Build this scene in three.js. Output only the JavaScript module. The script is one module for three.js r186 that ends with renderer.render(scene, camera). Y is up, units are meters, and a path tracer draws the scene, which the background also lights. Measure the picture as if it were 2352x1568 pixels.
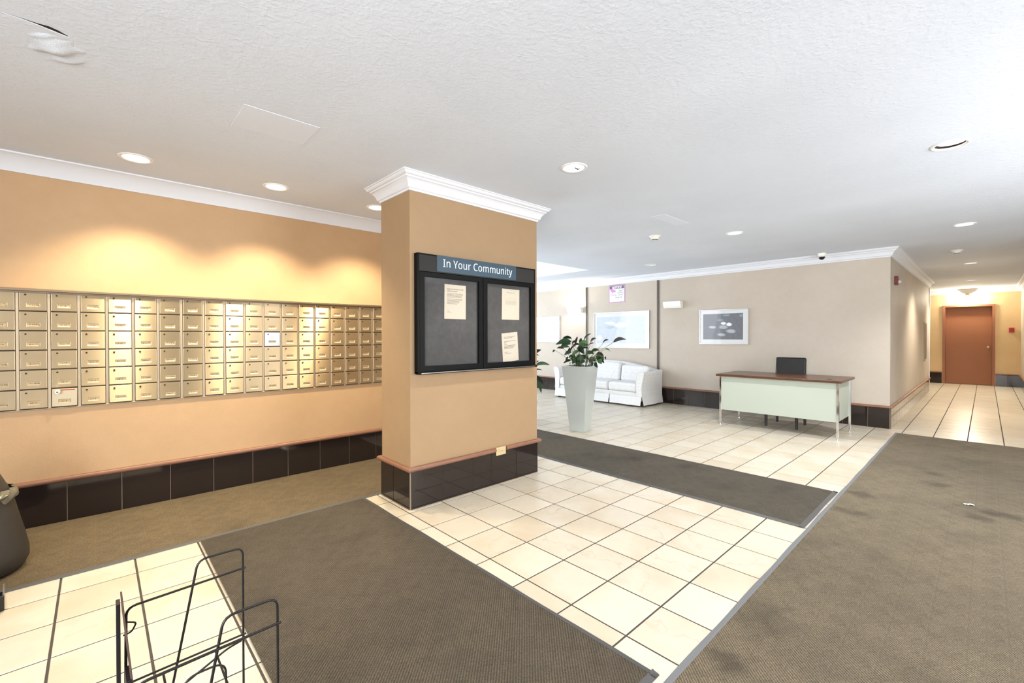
import * as THREE from 'three';
import { RoundedBoxGeometry } from 'three/addons/geometries/RoundedBoxGeometry.js';
import { mergeGeometries, toCreasedNormals, mergeVertices } from 'three/addons/utils/BufferGeometryUtils.js';
import { RectAreaLightUniformsLib } from 'three/addons/lights/RectAreaLightUniformsLib.js';

// ---------- camera, lights with no fitting in view, exposure ----------
const scene = new THREE.Scene();
scene.background = new THREE.Color(0x05060a);
const CAM = { f: 1017.74, yaw: 0.820915, pitch: -0.0072886, roll: -0.00192456, cx: 1171.28, cy: 778.87, h: 1.3052 };
const camera = new THREE.PerspectiveCamera(2 * Math.atan(784 / CAM.f) * 180 / Math.PI, 2352 / 1568, 0.05, 60);
camera.position.set(0, CAM.h, 0);
camera.rotation.set(CAM.pitch, CAM.yaw, CAM.roll, 'YXZ');
camera.setViewOffset(2352, 1568, 1176 - CAM.cx, 784 - CAM.cy, 2352, 1568);
camera.updateMatrixWorld();
const renderer = new THREE.WebGLRenderer({ antialias: true });
renderer.toneMapping = THREE.LinearToneMapping;
renderer.toneMappingExposure = 1.12;
renderer.shadowMap.enabled = true;
RectAreaLightUniformsLib.init();
const LIGHT = {
  mail: [9.4, [1, 0.84, 0.57]], lobby: [6.6, [1, 0.91, 0.78]], side: [6.6, [1, 0.93, 0.82]], back: [12, [1, 0.975, 0.94]], hall: [17, [1, 0.88, 0.71]],
  windowFront: [2.6, [0.86, 0.93, 1]], windowSide: [6.2, [0.86, 0.93, 1]], entrance: [13, [1, 0.985, 0.96]], sconce: [1.8, [1, 0.90, 0.74]], doorLamp: [7, [1, 0.9, 0.7]],
};
LIGHT.addedSideFill = [13, [1, 0.98, 0.95]];  // added fill light, to lift the ceiling towards the back
const rgb = (a) => new THREE.Color().setRGB(a[0], a[1], a[2]);
function windowLight(key, w, h, x, y, z, toX, toZ, lift) {      // the upward tilt is added to brighten the ceiling
  const l = new THREE.RectAreaLight(rgb(LIGHT[key][1]), LIGHT[key][0], w, h);
  const k = Math.sin(lift) * h / 2 + 0.02; x += toX * k; z += toZ * k;
  l.position.set(x, y, z); l.lookAt(x + toX, y + Math.tan(lift), z + toZ); l.name = 'window_daylight'; scene.add(l);
}
windowLight('windowFront', 3.3, 1.6, -7.0, 1.45, -2.66, 0, -1, 0.45);      // sitting-area window, hidden behind the mailbox wall
windowLight('windowSide', 3.4, 1.6, -9.70, 1.45, -5.4, 1, 0, 0.45);        // sitting-area end window
windowLight('addedSideFill', 2.0, 1.6, 2.93, 1.45, -3.9, -1, 0, 0.45);           // added fill from an unseen lobby window, to brighten the back ceiling
windowLight('entrance', 3.3, 2.1, 1.2, 1.2, 2.93, 0, -1, 0.36);             // glazed entrance behind the camera

// ---------- helpers ----------
function rng(seed) { let s = seed | 0; return () => { s = (s + 0x6d2b79f5) | 0; let t = Math.imul(s ^ (s >>> 15), 1 | s); t = (t + Math.imul(t ^ (t >>> 7), 61 | t)) ^ t; return ((t ^ (t >>> 14)) >>> 0) / 4294967296; }; }
const used = {};
function numbered(n) { used[n] = (used[n] ?? -1) + 1; return used[n] ? n + '_' + String(used[n]).padStart(3, '0') : n; }
function tag(o, label, category, group) { o.userData.label = label; o.userData.category = category; if (group) o.userData.group = group; return o; }
function shade(o) { o.castShadow = true; o.receiveShadow = true; return o; }
function thing(name, label, category, [x, y, z] = [0, 0, 0], turn = 0, group) {
  const o = new THREE.Group(); o.name = numbered(name); o.position.set(x, y, z); o.rotation.y = turn; scene.add(o);
  return tag(o, label, category, group);
}
function merged(g) {
  if (!Array.isArray(g)) return g;
  if (g.length === 1) return g[0];
  return mergeGeometries(g.map((q) => { const n = q.index ? q.toNonIndexed() : q; for (const k of Object.keys(n.attributes)) if (!['position', 'normal', 'uv'].includes(k)) n.deleteAttribute(k); return n; }));
}
function part(name, geo, mat, parent, label) {
  const m = shade(new THREE.Mesh(merged(geo), mat)); m.name = name; if (label) m.userData.label = label; parent.add(m); return m;
}
function struct(name, geo, mat) { const m = part(name, geo, mat, scene); m.userData.kind = 'structure'; return m; }
function structGroup(name) { const g = new THREE.Group(); g.name = name; g.userData.kind = 'structure'; scene.add(g); return g; }
function uvm(g, s = 1, ox = 0, oy = 0) {       // uv in metres, by the way each face looks
  const n = g.index ? g.toNonIndexed() : g; n.computeVertexNormals && !n.attributes.normal && n.computeVertexNormals();
  const p = n.attributes.position, uv = new Float32Array(p.count * 2), a = new THREE.Vector3(), b = new THREE.Vector3(), c = new THREE.Vector3();
  for (let i = 0; i < p.count; i += 3) {
    a.fromBufferAttribute(p, i); b.fromBufferAttribute(p, i + 1).sub(a); c.fromBufferAttribute(p, i + 2).sub(a); b.cross(c);
    const ax = Math.abs(b.x), ay = Math.abs(b.y), az = Math.abs(b.z);
    for (let k = 0; k < 3; k++) {
      const x = p.getX(i + k), y = p.getY(i + k), z = p.getZ(i + k);
      const [u, v] = ay >= ax && ay >= az ? [x, -z] : ax >= az ? [-z, y] : [x, y];
      uv[(i + k) * 2] = (u + ox) * s; uv[(i + k) * 2 + 1] = (v + oy) * s;
    }
  }
  n.setAttribute('uv', new THREE.BufferAttribute(uv, 2)); return n;
}
// box by its limits
function bx(x0, x1, y0, y1, z0, z1) { [x0, x1, y0, y1, z0, z1] = [Math.min(x0, x1), Math.max(x0, x1), Math.min(y0, y1), Math.max(y0, y1), Math.min(z0, z1), Math.max(z0, z1)]; const g = new THREE.BoxGeometry(x1 - x0, y1 - y0, z1 - z0); g.translate((x0 + x1) / 2, (y0 + y1) / 2, (z0 + z1) / 2); return uvm(g); }
function rb(x0, x1, y0, y1, z0, z1, r = 0.004, seg = 2) {
  const g = new RoundedBoxGeometry(x1 - x0, y1 - y0, z1 - z0, seg, Math.min(r, (x1 - x0) / 2.01, (y1 - y0) / 2.01, (z1 - z0) / 2.01)); g.translate((x0 + x1) / 2, (y0 + y1) / 2, (z0 + z1) / 2); return g;
}
function cyl(r0, r1, h, x, y, z, seg = 20, axis = 'y') {
  const g = new THREE.CylinderGeometry(r0, r1, h, seg); if (axis === 'x') g.rotateZ(-Math.PI / 2); if (axis === 'z') g.rotateX(Math.PI / 2); g.translate(x, y, z); return g;
}
function lathe(pts, x, y, z, seg = 28) { const g = new THREE.LatheGeometry(pts.map(([r, h]) => new THREE.Vector2(Math.max(r, 1e-4), h)), seg); g.translate(x, y, z); return g; }
function tube(pts, r, closed = false, seg = 48, rad = 8, tension = 0.5) {
  const c = new THREE.CatmullRomCurve3(pts.map((p) => new THREE.Vector3(...p)), closed, 'catmullrom', tension); return new THREE.TubeGeometry(c, seg, r, rad, closed);
}
function bentWire(pts, r, bend = 0.02) {        // straight runs with small rounded corners
  const P = pts.map((p) => new THREE.Vector3(...p)), path = new THREE.CurvePath();
  let from = P[0];
  for (let i = 1; i < P.length - 1; i++) {
    const a = P[i].clone().sub(P[i - 1]), b = P[i + 1].clone().sub(P[i]), k = Math.min(bend, a.length() / 2.2, b.length() / 2.2);
    const s = P[i].clone().addScaledVector(a.normalize(), -k), e = P[i].clone().addScaledVector(b.normalize(), k);
    path.add(new THREE.LineCurve3(from, s)); path.add(new THREE.QuadraticBezierCurve3(s, P[i], e)); from = e;
  }
  path.add(new THREE.LineCurve3(from, P[P.length - 1]));
  return new THREE.TubeGeometry(path, 44 * P.length, r, 8, false);
}
// profile [[out, y], ...] swept along a plan path [[x, z], ...]; outward is to the right of the way of travel; corners are mitred
function sweep(path, profile, closed = false) {
  const n = path.length, V = path.map(([x, z]) => new THREE.Vector2(x, z)), right = (a, b) => { const d = b.clone().sub(a).normalize(); return new THREE.Vector2(-d.y, d.x); };
  const off = V.map((v, i) => {
    const p = i > 0 ? V[i - 1] : closed ? V[n - 1] : null, q = i < n - 1 ? V[i + 1] : closed ? V[0] : null;
    const a = p && right(p, v), b = q && right(v, q); if (!a) return b; if (!b) return a;
    const m = a.clone().add(b).normalize(); return m.multiplyScalar(1 / m.dot(a));
  });
  const P = (i, k) => [V[i].x + off[i].x * profile[k][0], profile[k][1], V[i].y + off[i].y * profile[k][0]];
  const up = profile[profile.length - 1][1] > profile[0][1], pos = [], tri = (a, b, c) => up ? pos.push(...a, ...c, ...b) : pos.push(...a, ...b, ...c);
  for (let i = 0; i < (closed ? n : n - 1); i++) { const j = (i + 1) % n; for (let k = 0; k < profile.length - 1; k++) { tri(P(i, k), P(j, k + 1), P(j, k)); tri(P(i, k), P(i, k + 1), P(j, k + 1)); } }
  if (!closed) for (const [i, s] of [[0, 1], [n - 1, -1]]) for (let k = 1; k < profile.length - 1; k++) s > 0 ? tri(P(i, 0), P(i, k), P(i, k + 1)) : tri(P(i, 0), P(i, k + 1), P(i, k));
  const g = new THREE.BufferGeometry(); g.setAttribute('position', new THREE.Float32BufferAttribute(pos, 3)); g.computeVertexNormals();
  return uvm(toCreasedNormals(g, 0.7));
}
function grid(nu, nv, f) {                       // surface from f(u, v) -> [x, y, z]
  const g = new THREE.PlaneGeometry(1, 1, nu, nv), p = g.attributes.position;
  for (let i = 0; i < p.count; i++) p.setXYZ(i, ...f(p.getX(i) + 0.5, p.getY(i) + 0.5));
  g.computeVertexNormals(); return g;
}

// ---------- textures ----------
function lattice(seed, per) { const r = rng(seed), a = new Float32Array(per * per).map(() => r()); return (x, y) => { const xi = Math.floor(x), yi = Math.floor(y), fx = x - xi, fy = y - yi, u = fx * fx * (3 - 2 * fx), v = fy * fy * (3 - 2 * fy), w = (i, j) => a[(((j % per) + per) % per) * per + (((i % per) + per) % per)]; return (w(xi, yi) * (1 - u) + w(xi + 1, yi) * u) * (1 - v) + (w(xi, yi + 1) * (1 - u) + w(xi + 1, yi + 1) * u) * v; }; }
function fbm(seed, base, oct) { const L = []; for (let o = 0; o < oct; o++) L.push(lattice(seed + o * 17, base << o)); return (x, y) => { let s = 0, a = 1, t = 0; for (let o = 0; o < oct; o++) { s += a * L[o](x * (base << o), y * (base << o)); t += a; a *= 0.5; } return s / t; }; }  // tiles on [0,1)
function tex(n, f, srgb, metres, h = n) {        // f(x, y) in [0,1) -> grey or [r, g, b] in 0..1
  const d = new Uint8Array(n * h * 4);
  for (let y = 0; y < h; y++) for (let x = 0; x < n; x++) { const c = f(x / n, y / h), o = (y * n + x) * 4, a = typeof c === 'number'; for (let k = 0; k < 3; k++) d[o + k] = Math.max(0, Math.min(255, (a ? c : c[k]) * 255)); d[o + 3] = 255; }
  const t = new THREE.DataTexture(d, n, h); t.wrapS = t.wrapT = THREE.RepeatWrapping; t.magFilter = THREE.LinearFilter; t.minFilter = THREE.LinearMipmapLinearFilter; t.generateMipmaps = true;
  if (srgb) t.colorSpace = THREE.SRGBColorSpace; if (metres) t.repeat.set(1 / metres, 1 / metres); t.needsUpdate = true; return t;
}
function canvasTex(w, h, draw) { const c = document.createElement('canvas'); c.width = w; c.height = h; draw(c.getContext('2d'), w, h); const t = new THREE.CanvasTexture(c); t.colorSpace = THREE.SRGBColorSpace; t.magFilter = THREE.LinearFilter; return t; }
const std = (o) => new THREE.MeshStandardMaterial(o), phys = (o) => new THREE.MeshPhysicalMaterial(o);
const C = (r, g, b) => new THREE.Color(`rgb(${r},${g},${b})`);
const mix = (a, b, t) => a.map((v, i) => v + (b[i] - v) * t);

const nA = fbm(3, 4, 5), nB = fbm(91, 8, 4), nC = fbm(207, 32, 3), nD = fbm(55, 3, 4);
const paintMap = tex(512, (x, y) => { const m = (nA(x, y) - 0.5) * 0.05 + (nC(x, y) - 0.5) * 0.02; return [0.93 + m, 0.93 + m * 1.1, 0.93 + m * 1.4]; }, true, 1.7);
const paintBump = tex(512, (x, y) => nC(x * 2 % 1, y * 2 % 1) * 0.7 + nB(x, y) * 0.3, false, 0.45);
const stipple = tex(1024, (x, y) => { const a = nC(x, y), b = nC((x * 3) % 1, (y * 3) % 1); return Math.max(0, Math.min(1, (a * 0.75 + b * 0.25 - 0.36) * 2.6)); }, false, 0.44);
const ceilMap = tex(512, (x, y) => { const m = 0.95 + (nA(x, y) - 0.5) * 0.05; return [m, m, m]; }, true, 2.9);
const tileMap = tex(1024, (x, y) => {
  const w = nA(x, y), v = Math.abs(nB((x + w * 0.35) % 1, (y + w * 0.22) % 1) - 0.5), c = nD(x, y), f = nC(x, y) - 0.5;
  let k = mix([0.965, 0.935, 0.875], [0.91, 0.845, 0.745], Math.max(0, Math.min(1, (c - 0.40) * 2.6)));
  k = mix(k, [0.80, 0.73, 0.63], Math.max(0, 0.045 - v) * 12 * Math.max(0, w - 0.40) * 2.5);
  return k.map((q) => q + f * 0.03);
}, true, 1.22);
// ribbed entrance matting: short oblong knots in slanting rows, greige with worn-in dirt
const rib = (x, y) => { const k = 64 * Math.PI * 2, a = Math.sin((x + y) * k * 0.5 + Math.sin((x - y) * k) * 0.9), b = Math.sin((x - y) * k); return 0.5 + 0.36 * a * (0.6 + 0.4 * b) + (nC((x * 4) % 1, (y * 4) % 1) - 0.5) * 0.5; };
const matMap = tex(1024, (x, y) => { const h = rib(x, y), d = nD(x, y), s = nB(x, y); let k = mix([0.20, 0.175, 0.14], [0.66, 0.61, 0.52], Math.max(0, Math.min(1, h))); k = mix(k, [0.40, 0.37, 0.32], Math.max(0, Math.min(0.25, (d - 0.48) * 1.2))); return k.map((q) => q * (0.92 + s * 0.16)); }, true, 0.48);
const matBump = tex(1024, rib, false, 0.48);
const brushed = tex(512, (x, y) => 0.5 + (lat1((x * 6) % 6, y * 512) - 0.5) * 0.5 + (nA(x, y) - 0.5) * 0.5, false, 0.3);
function lat1(x, y) { lat1.l ??= lattice(777, 512); return lat1.l(x, y); }
const woodMap = tex(512, (x, y) => { const g = nA(x, (y * 1) % 1), r = lat1((x * 5), y * 256 + g * 20), q = Math.sin((y * 26 + g * 6) * 2); return mix([0.28, 0.18, 0.125], [0.40, 0.265, 0.185], r * 0.6 + q * 0.2 + 0.2); }, true, 0.9);
const capWood = tex(512, (x, y) => mix([0.47, 0.325, 0.255], [0.57, 0.41, 0.33], lat1(x * 4, y * 300) * 0.7 + nA(x, y) * 0.3), true, 0.6);
const damask = tex(512, (x, y) => { const k = Math.PI * 2, p = Math.sin(x * 3 * k + Math.sin(y * 3 * k) * 1.4) * Math.sin(y * 3 * k + Math.cos(x * 3 * k) * 1.3), q = p + (nB(x, y) - 0.5) * 1.2; const t = Math.max(0, Math.min(1, q * 2.5)); return mix([0.87, 0.87, 0.865], [0.82, 0.822, 0.82], t * 0.5); }, true, 0.42);
const weave = tex(256, (x, y) => 0.5 + 0.25 * Math.sin(x * 400) * Math.sin(y * 400) + (nC(x, y) - 0.5) * 0.4, false, 0.2);
const leather = tex(256, (x, y) => nC(x, y), false, 0.12);
const felt = tex(512, (x, y) => { const m = 0.29 + (nA(x, y) - 0.5) * 0.07 + (nC(x, y) - 0.5) * 0.05; return [m, m, m * 1.02]; }, true, 0.8);

// ---------- materials ----------
const M = {
  wall: std({ map: paintMap, color: C(203, 192, 178), roughness: 0.62, bumpMap: paintBump, bumpScale: 0.0006 }),
  wallMail: std({ map: paintMap, color: C(203, 168, 128), roughness: 0.62, bumpMap: paintBump, bumpScale: 0.0006 }),  // same wall paint, with the warm lamp tint put into its colour
  wallPillar: std({ map: paintMap, color: C(172, 143, 109), roughness: 0.62, bumpMap: paintBump, bumpScale: 0.0006 }),  // same wall paint; the dimmer warm light here is put into its colour
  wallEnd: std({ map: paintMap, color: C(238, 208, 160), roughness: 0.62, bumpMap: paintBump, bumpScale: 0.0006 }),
  ceiling: std({ map: ceilMap, color: C(232, 241, 255), roughness: 0.95, bumpMap: stipple, bumpScale: 0.0009 }),
  patch: std({ color: C(226, 234, 247), roughness: 0.9, bumpMap: paintBump, bumpScale: 0.0008 }),
  dark: std({ color: C(44, 36, 30), roughness: 0.95 }),
  white: std({ color: C(238, 239, 241), roughness: 0.5 }),
  crown: std({ color: C(220, 224, 232), roughness: 0.7 }),
  plastic: std({ color: C(236, 235, 230), roughness: 0.4 }),
  grout: std({ color: C(72, 66, 60), roughness: 0.95 }),
  tile: phys({ map: tileMap, color: 0xffffff, roughness: 0.28, specularIntensity: 0.7 }),
  darkTile: phys({ color: C(38, 31, 29), roughness: 0.06, specularIntensity: 1 }),
  lightGrout: std({ color: C(150, 135, 118), roughness: 0.9 }),
  cap: std({ map: capWood, roughness: 0.38 }),
  mat: std({ map: matMap, roughness: 0.98, bumpMap: matBump, bumpScale: 0.004, vertexColors: true }),
  rubberSheen: std({ color: C(116, 119, 124), roughness: 0.5, bumpMap: paintBump, bumpScale: 0.0008 }),  // bluish daylight sheen put into the colour of the border rubber
  rubber: std({ color: C(74, 74, 75), roughness: 0.55, bumpMap: paintBump, bumpScale: 0.0008 }),
  steel: phys({ color: C(214, 196, 164), metalness: 0.92, roughness: 0.45, anisotropy: 1, anisotropyRotation: Math.PI / 2, bumpMap: brushed, bumpScale: 0.00004 }),
  steelNew: phys({ color: C(186, 174, 150), metalness: 0.9, roughness: 0.5, anisotropy: 0.4 }),
  steelBlue: phys({ color: C(178, 184, 198), metalness: 1, roughness: 0.38, anisotropy: 0.85 }),
  steelFrame: phys({ color: C(176, 162, 142), metalness: 0.8, roughness: 0.5 }),
  steelLip: phys({ color: C(128, 114, 96), metalness: 0.7, roughness: 0.5 }),
  slotDark: std({ color: C(70, 58, 44), roughness: 0.8 }),
  lockMetal: std({ color: C(120, 108, 92), metalness: 1, roughness: 0.35 }),
  keyhole: std({ color: C(20, 16, 12), roughness: 0.9 }),
  blackFrame: phys({ color: C(13, 14, 16), roughness: 0.45, specularIntensity: 0.25 }),
  blackPanel: std({ color: C(34, 34, 35), roughness: 0.7 }),
  aluminium: std({ color: C(150, 150, 150), metalness: 1, roughness: 0.4 }),
  felt: std({ map: felt, roughness: 0.97 }),
  pane: phys({ color: 0xffffff, transmission: 1, thickness: 0, roughness: 0.04, ior: 1.45, specularIntensity: 0.45 }),
  ivory: std({ color: C(196, 178, 140), roughness: 0.4 }),
  blackWire: phys({ color: C(24, 23, 24), roughness: 0.3, specularIntensity: 0.7 }),
  cardboard: std({ color: C(74, 56, 50), roughness: 0.85 }),
  binPlastic: std({ color: C(50, 45, 40), roughness: 0.55, bumpMap: paintBump, bumpScale: 0.0006 }),
  bag: phys({ color: C(104, 98, 84), roughness: 0.2 }),
  blackPlastic: phys({ color: C(22, 22, 26), roughness: 0.3 }),
  paperGrey: std({ color: C(150, 158, 168), roughness: 0.7 }),
  sofa: phys({ map: damask, roughness: 0.9, bumpMap: weave, bumpScale: 0.0005, sheen: 0.3, sheenRoughness: 0.6 }),
  leg: std({ color: C(40, 36, 34), roughness: 0.5 }),
  leather: phys({ color: C(14, 13, 14), roughness: 0.38, bumpMap: leather, bumpScale: 0.0006 }),
  deskWood: phys({ map: woodMap, roughness: 0.3 }),
  deskPaint: std({ color: C(172, 180, 168), roughness: 0.45 }),
  chrome: phys({ color: C(220, 222, 224), metalness: 1, roughness: 0.08 }),
  glaze: phys({ color: C(180, 187, 184), roughness: 0.16, clearcoat: 0.6, clearcoatRoughness: 0.08 }),
  soil: std({ color: C(38, 30, 24), roughness: 1 }),
  stem: std({ color: C(86, 92, 62), roughness: 0.7 }),
  silver: std({ color: C(205, 205, 205), metalness: 0.85, roughness: 0.35 }),
  matBoard: std({ color: C(216, 217, 218), roughness: 0.85 }),
  red: phys({ color: C(170, 34, 28), roughness: 0.35 }),
  darkRed: phys({ color: C(104, 22, 22), roughness: 0.35 }),
  clear: phys({ color: C(240, 240, 240), roughness: 0.15, transmission: 0.5, thickness: 0 }),
  doorWood: std({ color: C(152, 98, 66), roughness: 0.5, bumpMap: paintBump, bumpScale: 0.0003 }),
  doorFrame: std({ color: C(158, 104, 78), roughness: 0.5 }),
  brass: std({ color: C(206, 190, 160), metalness: 1, roughness: 0.2 }),
  stripMetal: std({ color: C(132, 124, 116), metalness: 0.4, roughness: 0.5 }),
  stripDark: std({ color: C(74, 68, 62), roughness: 0.7 }),
  camDome: phys({ color: C(14, 16, 24), roughness: 0.06 }),
  lens: std({ color: 0xffffff, roughness: 0.6, emissive: new THREE.Color(1, 0.95, 0.86), emissiveIntensity: 1.6 }),
  lensOff: std({ color: C(225, 225, 225), roughness: 0.6 }),
  glow: std({ color: 0xffffff, roughness: 0.6, emissive: new THREE.Color(1, 0.93, 0.8), emissiveIntensity: 1.5 }),
  daylight: std({ color: 0xffffff, roughness: 0.8, emissive: new THREE.Color(0.88, 0.94, 1), emissiveIntensity: 2.2 }),
  litter: std({ color: C(235, 235, 235), roughness: 0.6 }),
};
// ---------- the setting ----------
const CEIL = 2.52, MX = -4.44, BZ = -8.07, CX = -0.905, EZ = -16.82, RX = 0.6;
const PX0 = -3.392, PX1 = -2.94, PZ0 = -3.09, PZ1 = -1.715;      // pillar body
const HALL_END = -14.25, SITZ = -2.6, SITX = -9.8;
const wallBox = (x0, x1, z0, z1, y0 = 0, y1 = CEIL) => bx(x0, x1, y0, y1, z0, z1);

// floor: a grout bed with every tile laid on it
const T = 0.305, G = 0.0095, GX = -2.5888, GZ = -1.6790;
const floor = struct('floor', bx(-10, 3.2, -0.16, -0.003, -17, 3.2), M.grout);
{
  const r = rng(11), e = T - G, ch = 0.0016;
  const variants = [];
  for (let k = 0; k < 10; k++) {
    const g = new THREE.BufferGeometry(), a = e / 2, b = a - ch, pos = [], idx = [];
    const ring = (s, y) => pos.push(-s, y, -s, s, y, -s, s, y, s, -s, y, s);
    ring(b, 0); ring(a, -ch * 0.8); ring(a, -0.006);
    idx.push(0, 2, 1, 0, 3, 2); for (let q = 0; q < 2; q++) for (let i = 0; i < 4; i++) { const j = (i + 1) % 4, A = q * 4 + i, B = q * 4 + j; idx.push(A, B, B + 4, A, B + 4, A + 4); }
    g.setAttribute('position', new THREE.Float32BufferAttribute(pos, 3)); g.setIndex(idx);
    const n = g.toNonIndexed(); n.computeVertexNormals(); variants.push(uvm(n, 1, r() * 3, r() * 3));
  }
  const mats = [[0.66, 0.65, 0.63], [0.645, 0.635, 0.61], [0.625, 0.615, 0.59]].map((c) => { const m = M.tile.clone(); m.color.setRGB(...c); return m; });
  const covered = (x, z) => [[-4.42, -3.41, -2.5, 1.2], [-3.37, -0.86, -1.57, -0.48], [-6.2, -0.86, -4.5, -3.5], [-0.82, 1.2, -7.8, 2.6], [PX0, PX1, PZ0, PZ1]].some(([a, b, c, d]) => [[-1, -1], [1, -1], [1, 1], [-1, 1]].every(([i, j]) => { const X = x + i * T / 2, Z = z + j * T / 2; return X > a && X < b && Z > c && Z < d; }));
  const h = T / 2, inRoom = (x, z) => (z > BZ - h && z < 1.6 && x > MX && x < RX + h) || (z <= SITZ && z > BZ - h && x > SITX && x < RX) || (z <= BZ && z > EZ - h && x > CX - h && x < RX + h) || (z <= HALL_END && z > EZ - h && x > -1.7 && x < RX + h);
  const all = [];
  for (let i = -24; i < 12; i++) for (let j = -8; j < 52; j++) {
    const x = GX + (i + 0.5) * T, z = GZ - (j + 0.5) * T;
    if (!inRoom(x, z) || covered(x, z)) continue;
    const d = Math.hypot(x, z), fwd = -(x * Math.sin(CAM.yaw) + z * Math.cos(CAM.yaw)), side = x * Math.cos(CAM.yaw) - z * Math.sin(CAM.yaw);
    const seen = fwd > 0.7 && Math.abs(side) < fwd * 1.3 && !(x < -2.9 && z < -3.0 && side / fwd < 0.06) && !(x < MX);
    all.push({ x, z, d, seen, v: (r() * 10) | 0, m: (r() * 3) | 0, turn: ((r() * 4) | 0) * Math.PI / 2, dy: -r() * 0.0006 });
  }
  all.sort((a, b) => (b.seen - a.seen) || a.d - b.d);
  const rest = [];
  all.forEach((t, i) => {
    if (i < 300 && t.seen) { const m = part('tile', variants[t.v], mats[t.m], floor); m.position.set(t.x, t.dy, t.z); m.rotation.y = t.turn; } else { const g = variants[t.v].clone(); g.rotateY(t.turn); g.translate(t.x, t.dy, t.z); rest.push(g); }
  });
  const s = part('distant_tiles', rest, mats[1], floor); s.userData.kind = 'stuff';
  console.log('tiles', all.length, 'seen', all.filter((t) => t.seen).length);
}

// ceiling: one slab with holes for the cans, the recess and the crack
const LAMPS = [
  ['mail', -3.945, -0.20], ['mail', -3.935, -1.07], ['mail', -3.925, -1.94], ['lobby', -2.03, -2.525], ['side', -0.16, -3.99], ['back', -2.033, -5.535], ['back', -0.163, -6.97], ['hall', -0.175, -10.79], ['hall', -0.22, -14.17],
  ['off', -3.916, -6.95], ['lobby', -2.03, 0.48], ['side', -0.16, -0.99],  // the off entry is a round cover plate, modelled as an unlit downlight
];
const RECESS = { x0: -8.8, x1: -4.998, z0: -6.654, z1: -3.9, h: 0.195 };
{
  const s = new THREE.Shape([[-10, -3.2], [3.2, -3.2], [3.2, 17], [-10, 17]].map(([x, y]) => new THREE.Vector2(x, y)));
  for (const [, x, z] of LAMPS) { const h = new THREE.Path(); h.absarc(x, -z, 0.081, 0, Math.PI * 2, true); s.holes.push(h); }
  s.holes.push(new THREE.Path([[RECESS.x0, -RECESS.z1], [RECESS.x1, -RECESS.z1], [RECESS.x1, -RECESS.z0], [RECESS.x0, -RECESS.z0]].map((p) => new THREE.Vector2(...p))));
  const crack = [[-2.507, 0.30], [-2.510, 0.21], [-2.509, 0.165], [-2.503, 0.13], [-2.512, 0.105], [-2.536, 0.072], [-2.543, 0.080], [-2.535, 0.115], [-2.523, 0.165], [-2.518, 0.21], [-2.512, 0.30]];
  s.holes.push(new THREE.Path(crack.map(([x, z]) => new THREE.Vector2(x, -z))));
  const g = new THREE.ExtrudeGeometry(s, { depth: 0.2, bevelEnabled: false, curveSegments: 28 }); g.rotateX(-Math.PI / 2); g.translate(0, CEIL, 0);
  const ceiling = struct('ceiling', g, M.ceiling);
  part('crack_shade', bx(-2.56, -2.49, CEIL + 0.003, CEIL + 0.02, 0.06, 0.31), M.dark, ceiling);  // dark strip that stands in for the shade inside the crack
  // blistered flap of paint hanging beside the crack
  part('peeling_paint', grid(36, 30, (u, v) => { const x = -2.548 - u * 0.25, z = 0.215 - v * 0.19, e = Math.pow(Math.max(0, Math.min(1, 2.2 * (0.5 - Math.hypot(u - 0.5, (v - 0.5) * 1.05) + 0.06 * Math.sin(u * 17 + v * 9)))), 0.6), f = Math.abs(Math.sin(u * 5.2 + v * 3.4 + 0.6)) * 0.020 + 0.014 * Math.pow(nD(u * 0.9, v * 0.9), 2) + 0.008 * Math.sin(v * 8 - u * 5); return [x, CEIL + 0.0015 - Math.max(0, 0.002 + f * 0.75) * e, z]; }), M.ceiling, ceiling);
  const pz = (x0, x1, z0, z1, t) => rb(x0, x1, CEIL - t, CEIL + 0.004, z0, z1, 0.0012, 1);
  part('filler_patch', pz(-2.95, -2.645, -0.96, -0.57, 0.0025), M.patch, ceiling);
  part('filler_patch', pz(-2.33, -2.19, -4.68, -4.15, 0.0025), M.patch, ceiling);
  // raised recess over the sitting area
  const { x0, x1, z0, z1, h } = RECESS, y = CEIL, w = 0.05;
  struct('ceiling_recess', [bx(x0 - w, x1 + w, y + 0.2, y + h + 0.25, z0 - w, z0), bx(x0 - w, x1 + w, y + 0.2, y + h + 0.25, z1, z1 + w), bx(x0 - w, x0, y + 0.2, y + h + 0.25, z0, z1), bx(x1, x1 + w, y + 0.2, y + h + 0.25, z0, z1), bx(x0 - w, x1 + w, y + h + 0.2, y + h + 0.25, z0 - w, z1 + w)], M.ceiling);
}

// walls
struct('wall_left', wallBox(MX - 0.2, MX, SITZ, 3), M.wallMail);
struct('wall_sitting_area', [wallBox(SITX, -8.7, SITZ, SITZ + 0.2), wallBox(-5.3, MX - 0.2, SITZ, SITZ + 0.2), wallBox(-8.7, -5.3, SITZ, SITZ + 0.2, 0, 0.62), wallBox(-8.7, -5.3, SITZ, SITZ + 0.2, 2.28, CEIL)], M.wall);
struct('wall_far_left', [wallBox(SITX - 0.2, SITX, SITZ + 0.2, -3.65), wallBox(SITX - 0.2, SITX, -7.15, BZ - 0.2), wallBox(SITX - 0.2, SITX, -7.15, -3.65, 0, 0.62), wallBox(SITX - 0.2, SITX, -7.15, -3.65, 2.28, CEIL)], M.wall);
struct('wall_back', wallBox(SITX, CX, BZ - 0.2, BZ), M.wall);
struct('wall_hall_left', wallBox(CX - 0.2, CX, HALL_END, BZ - 0.2), M.wall);
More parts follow.
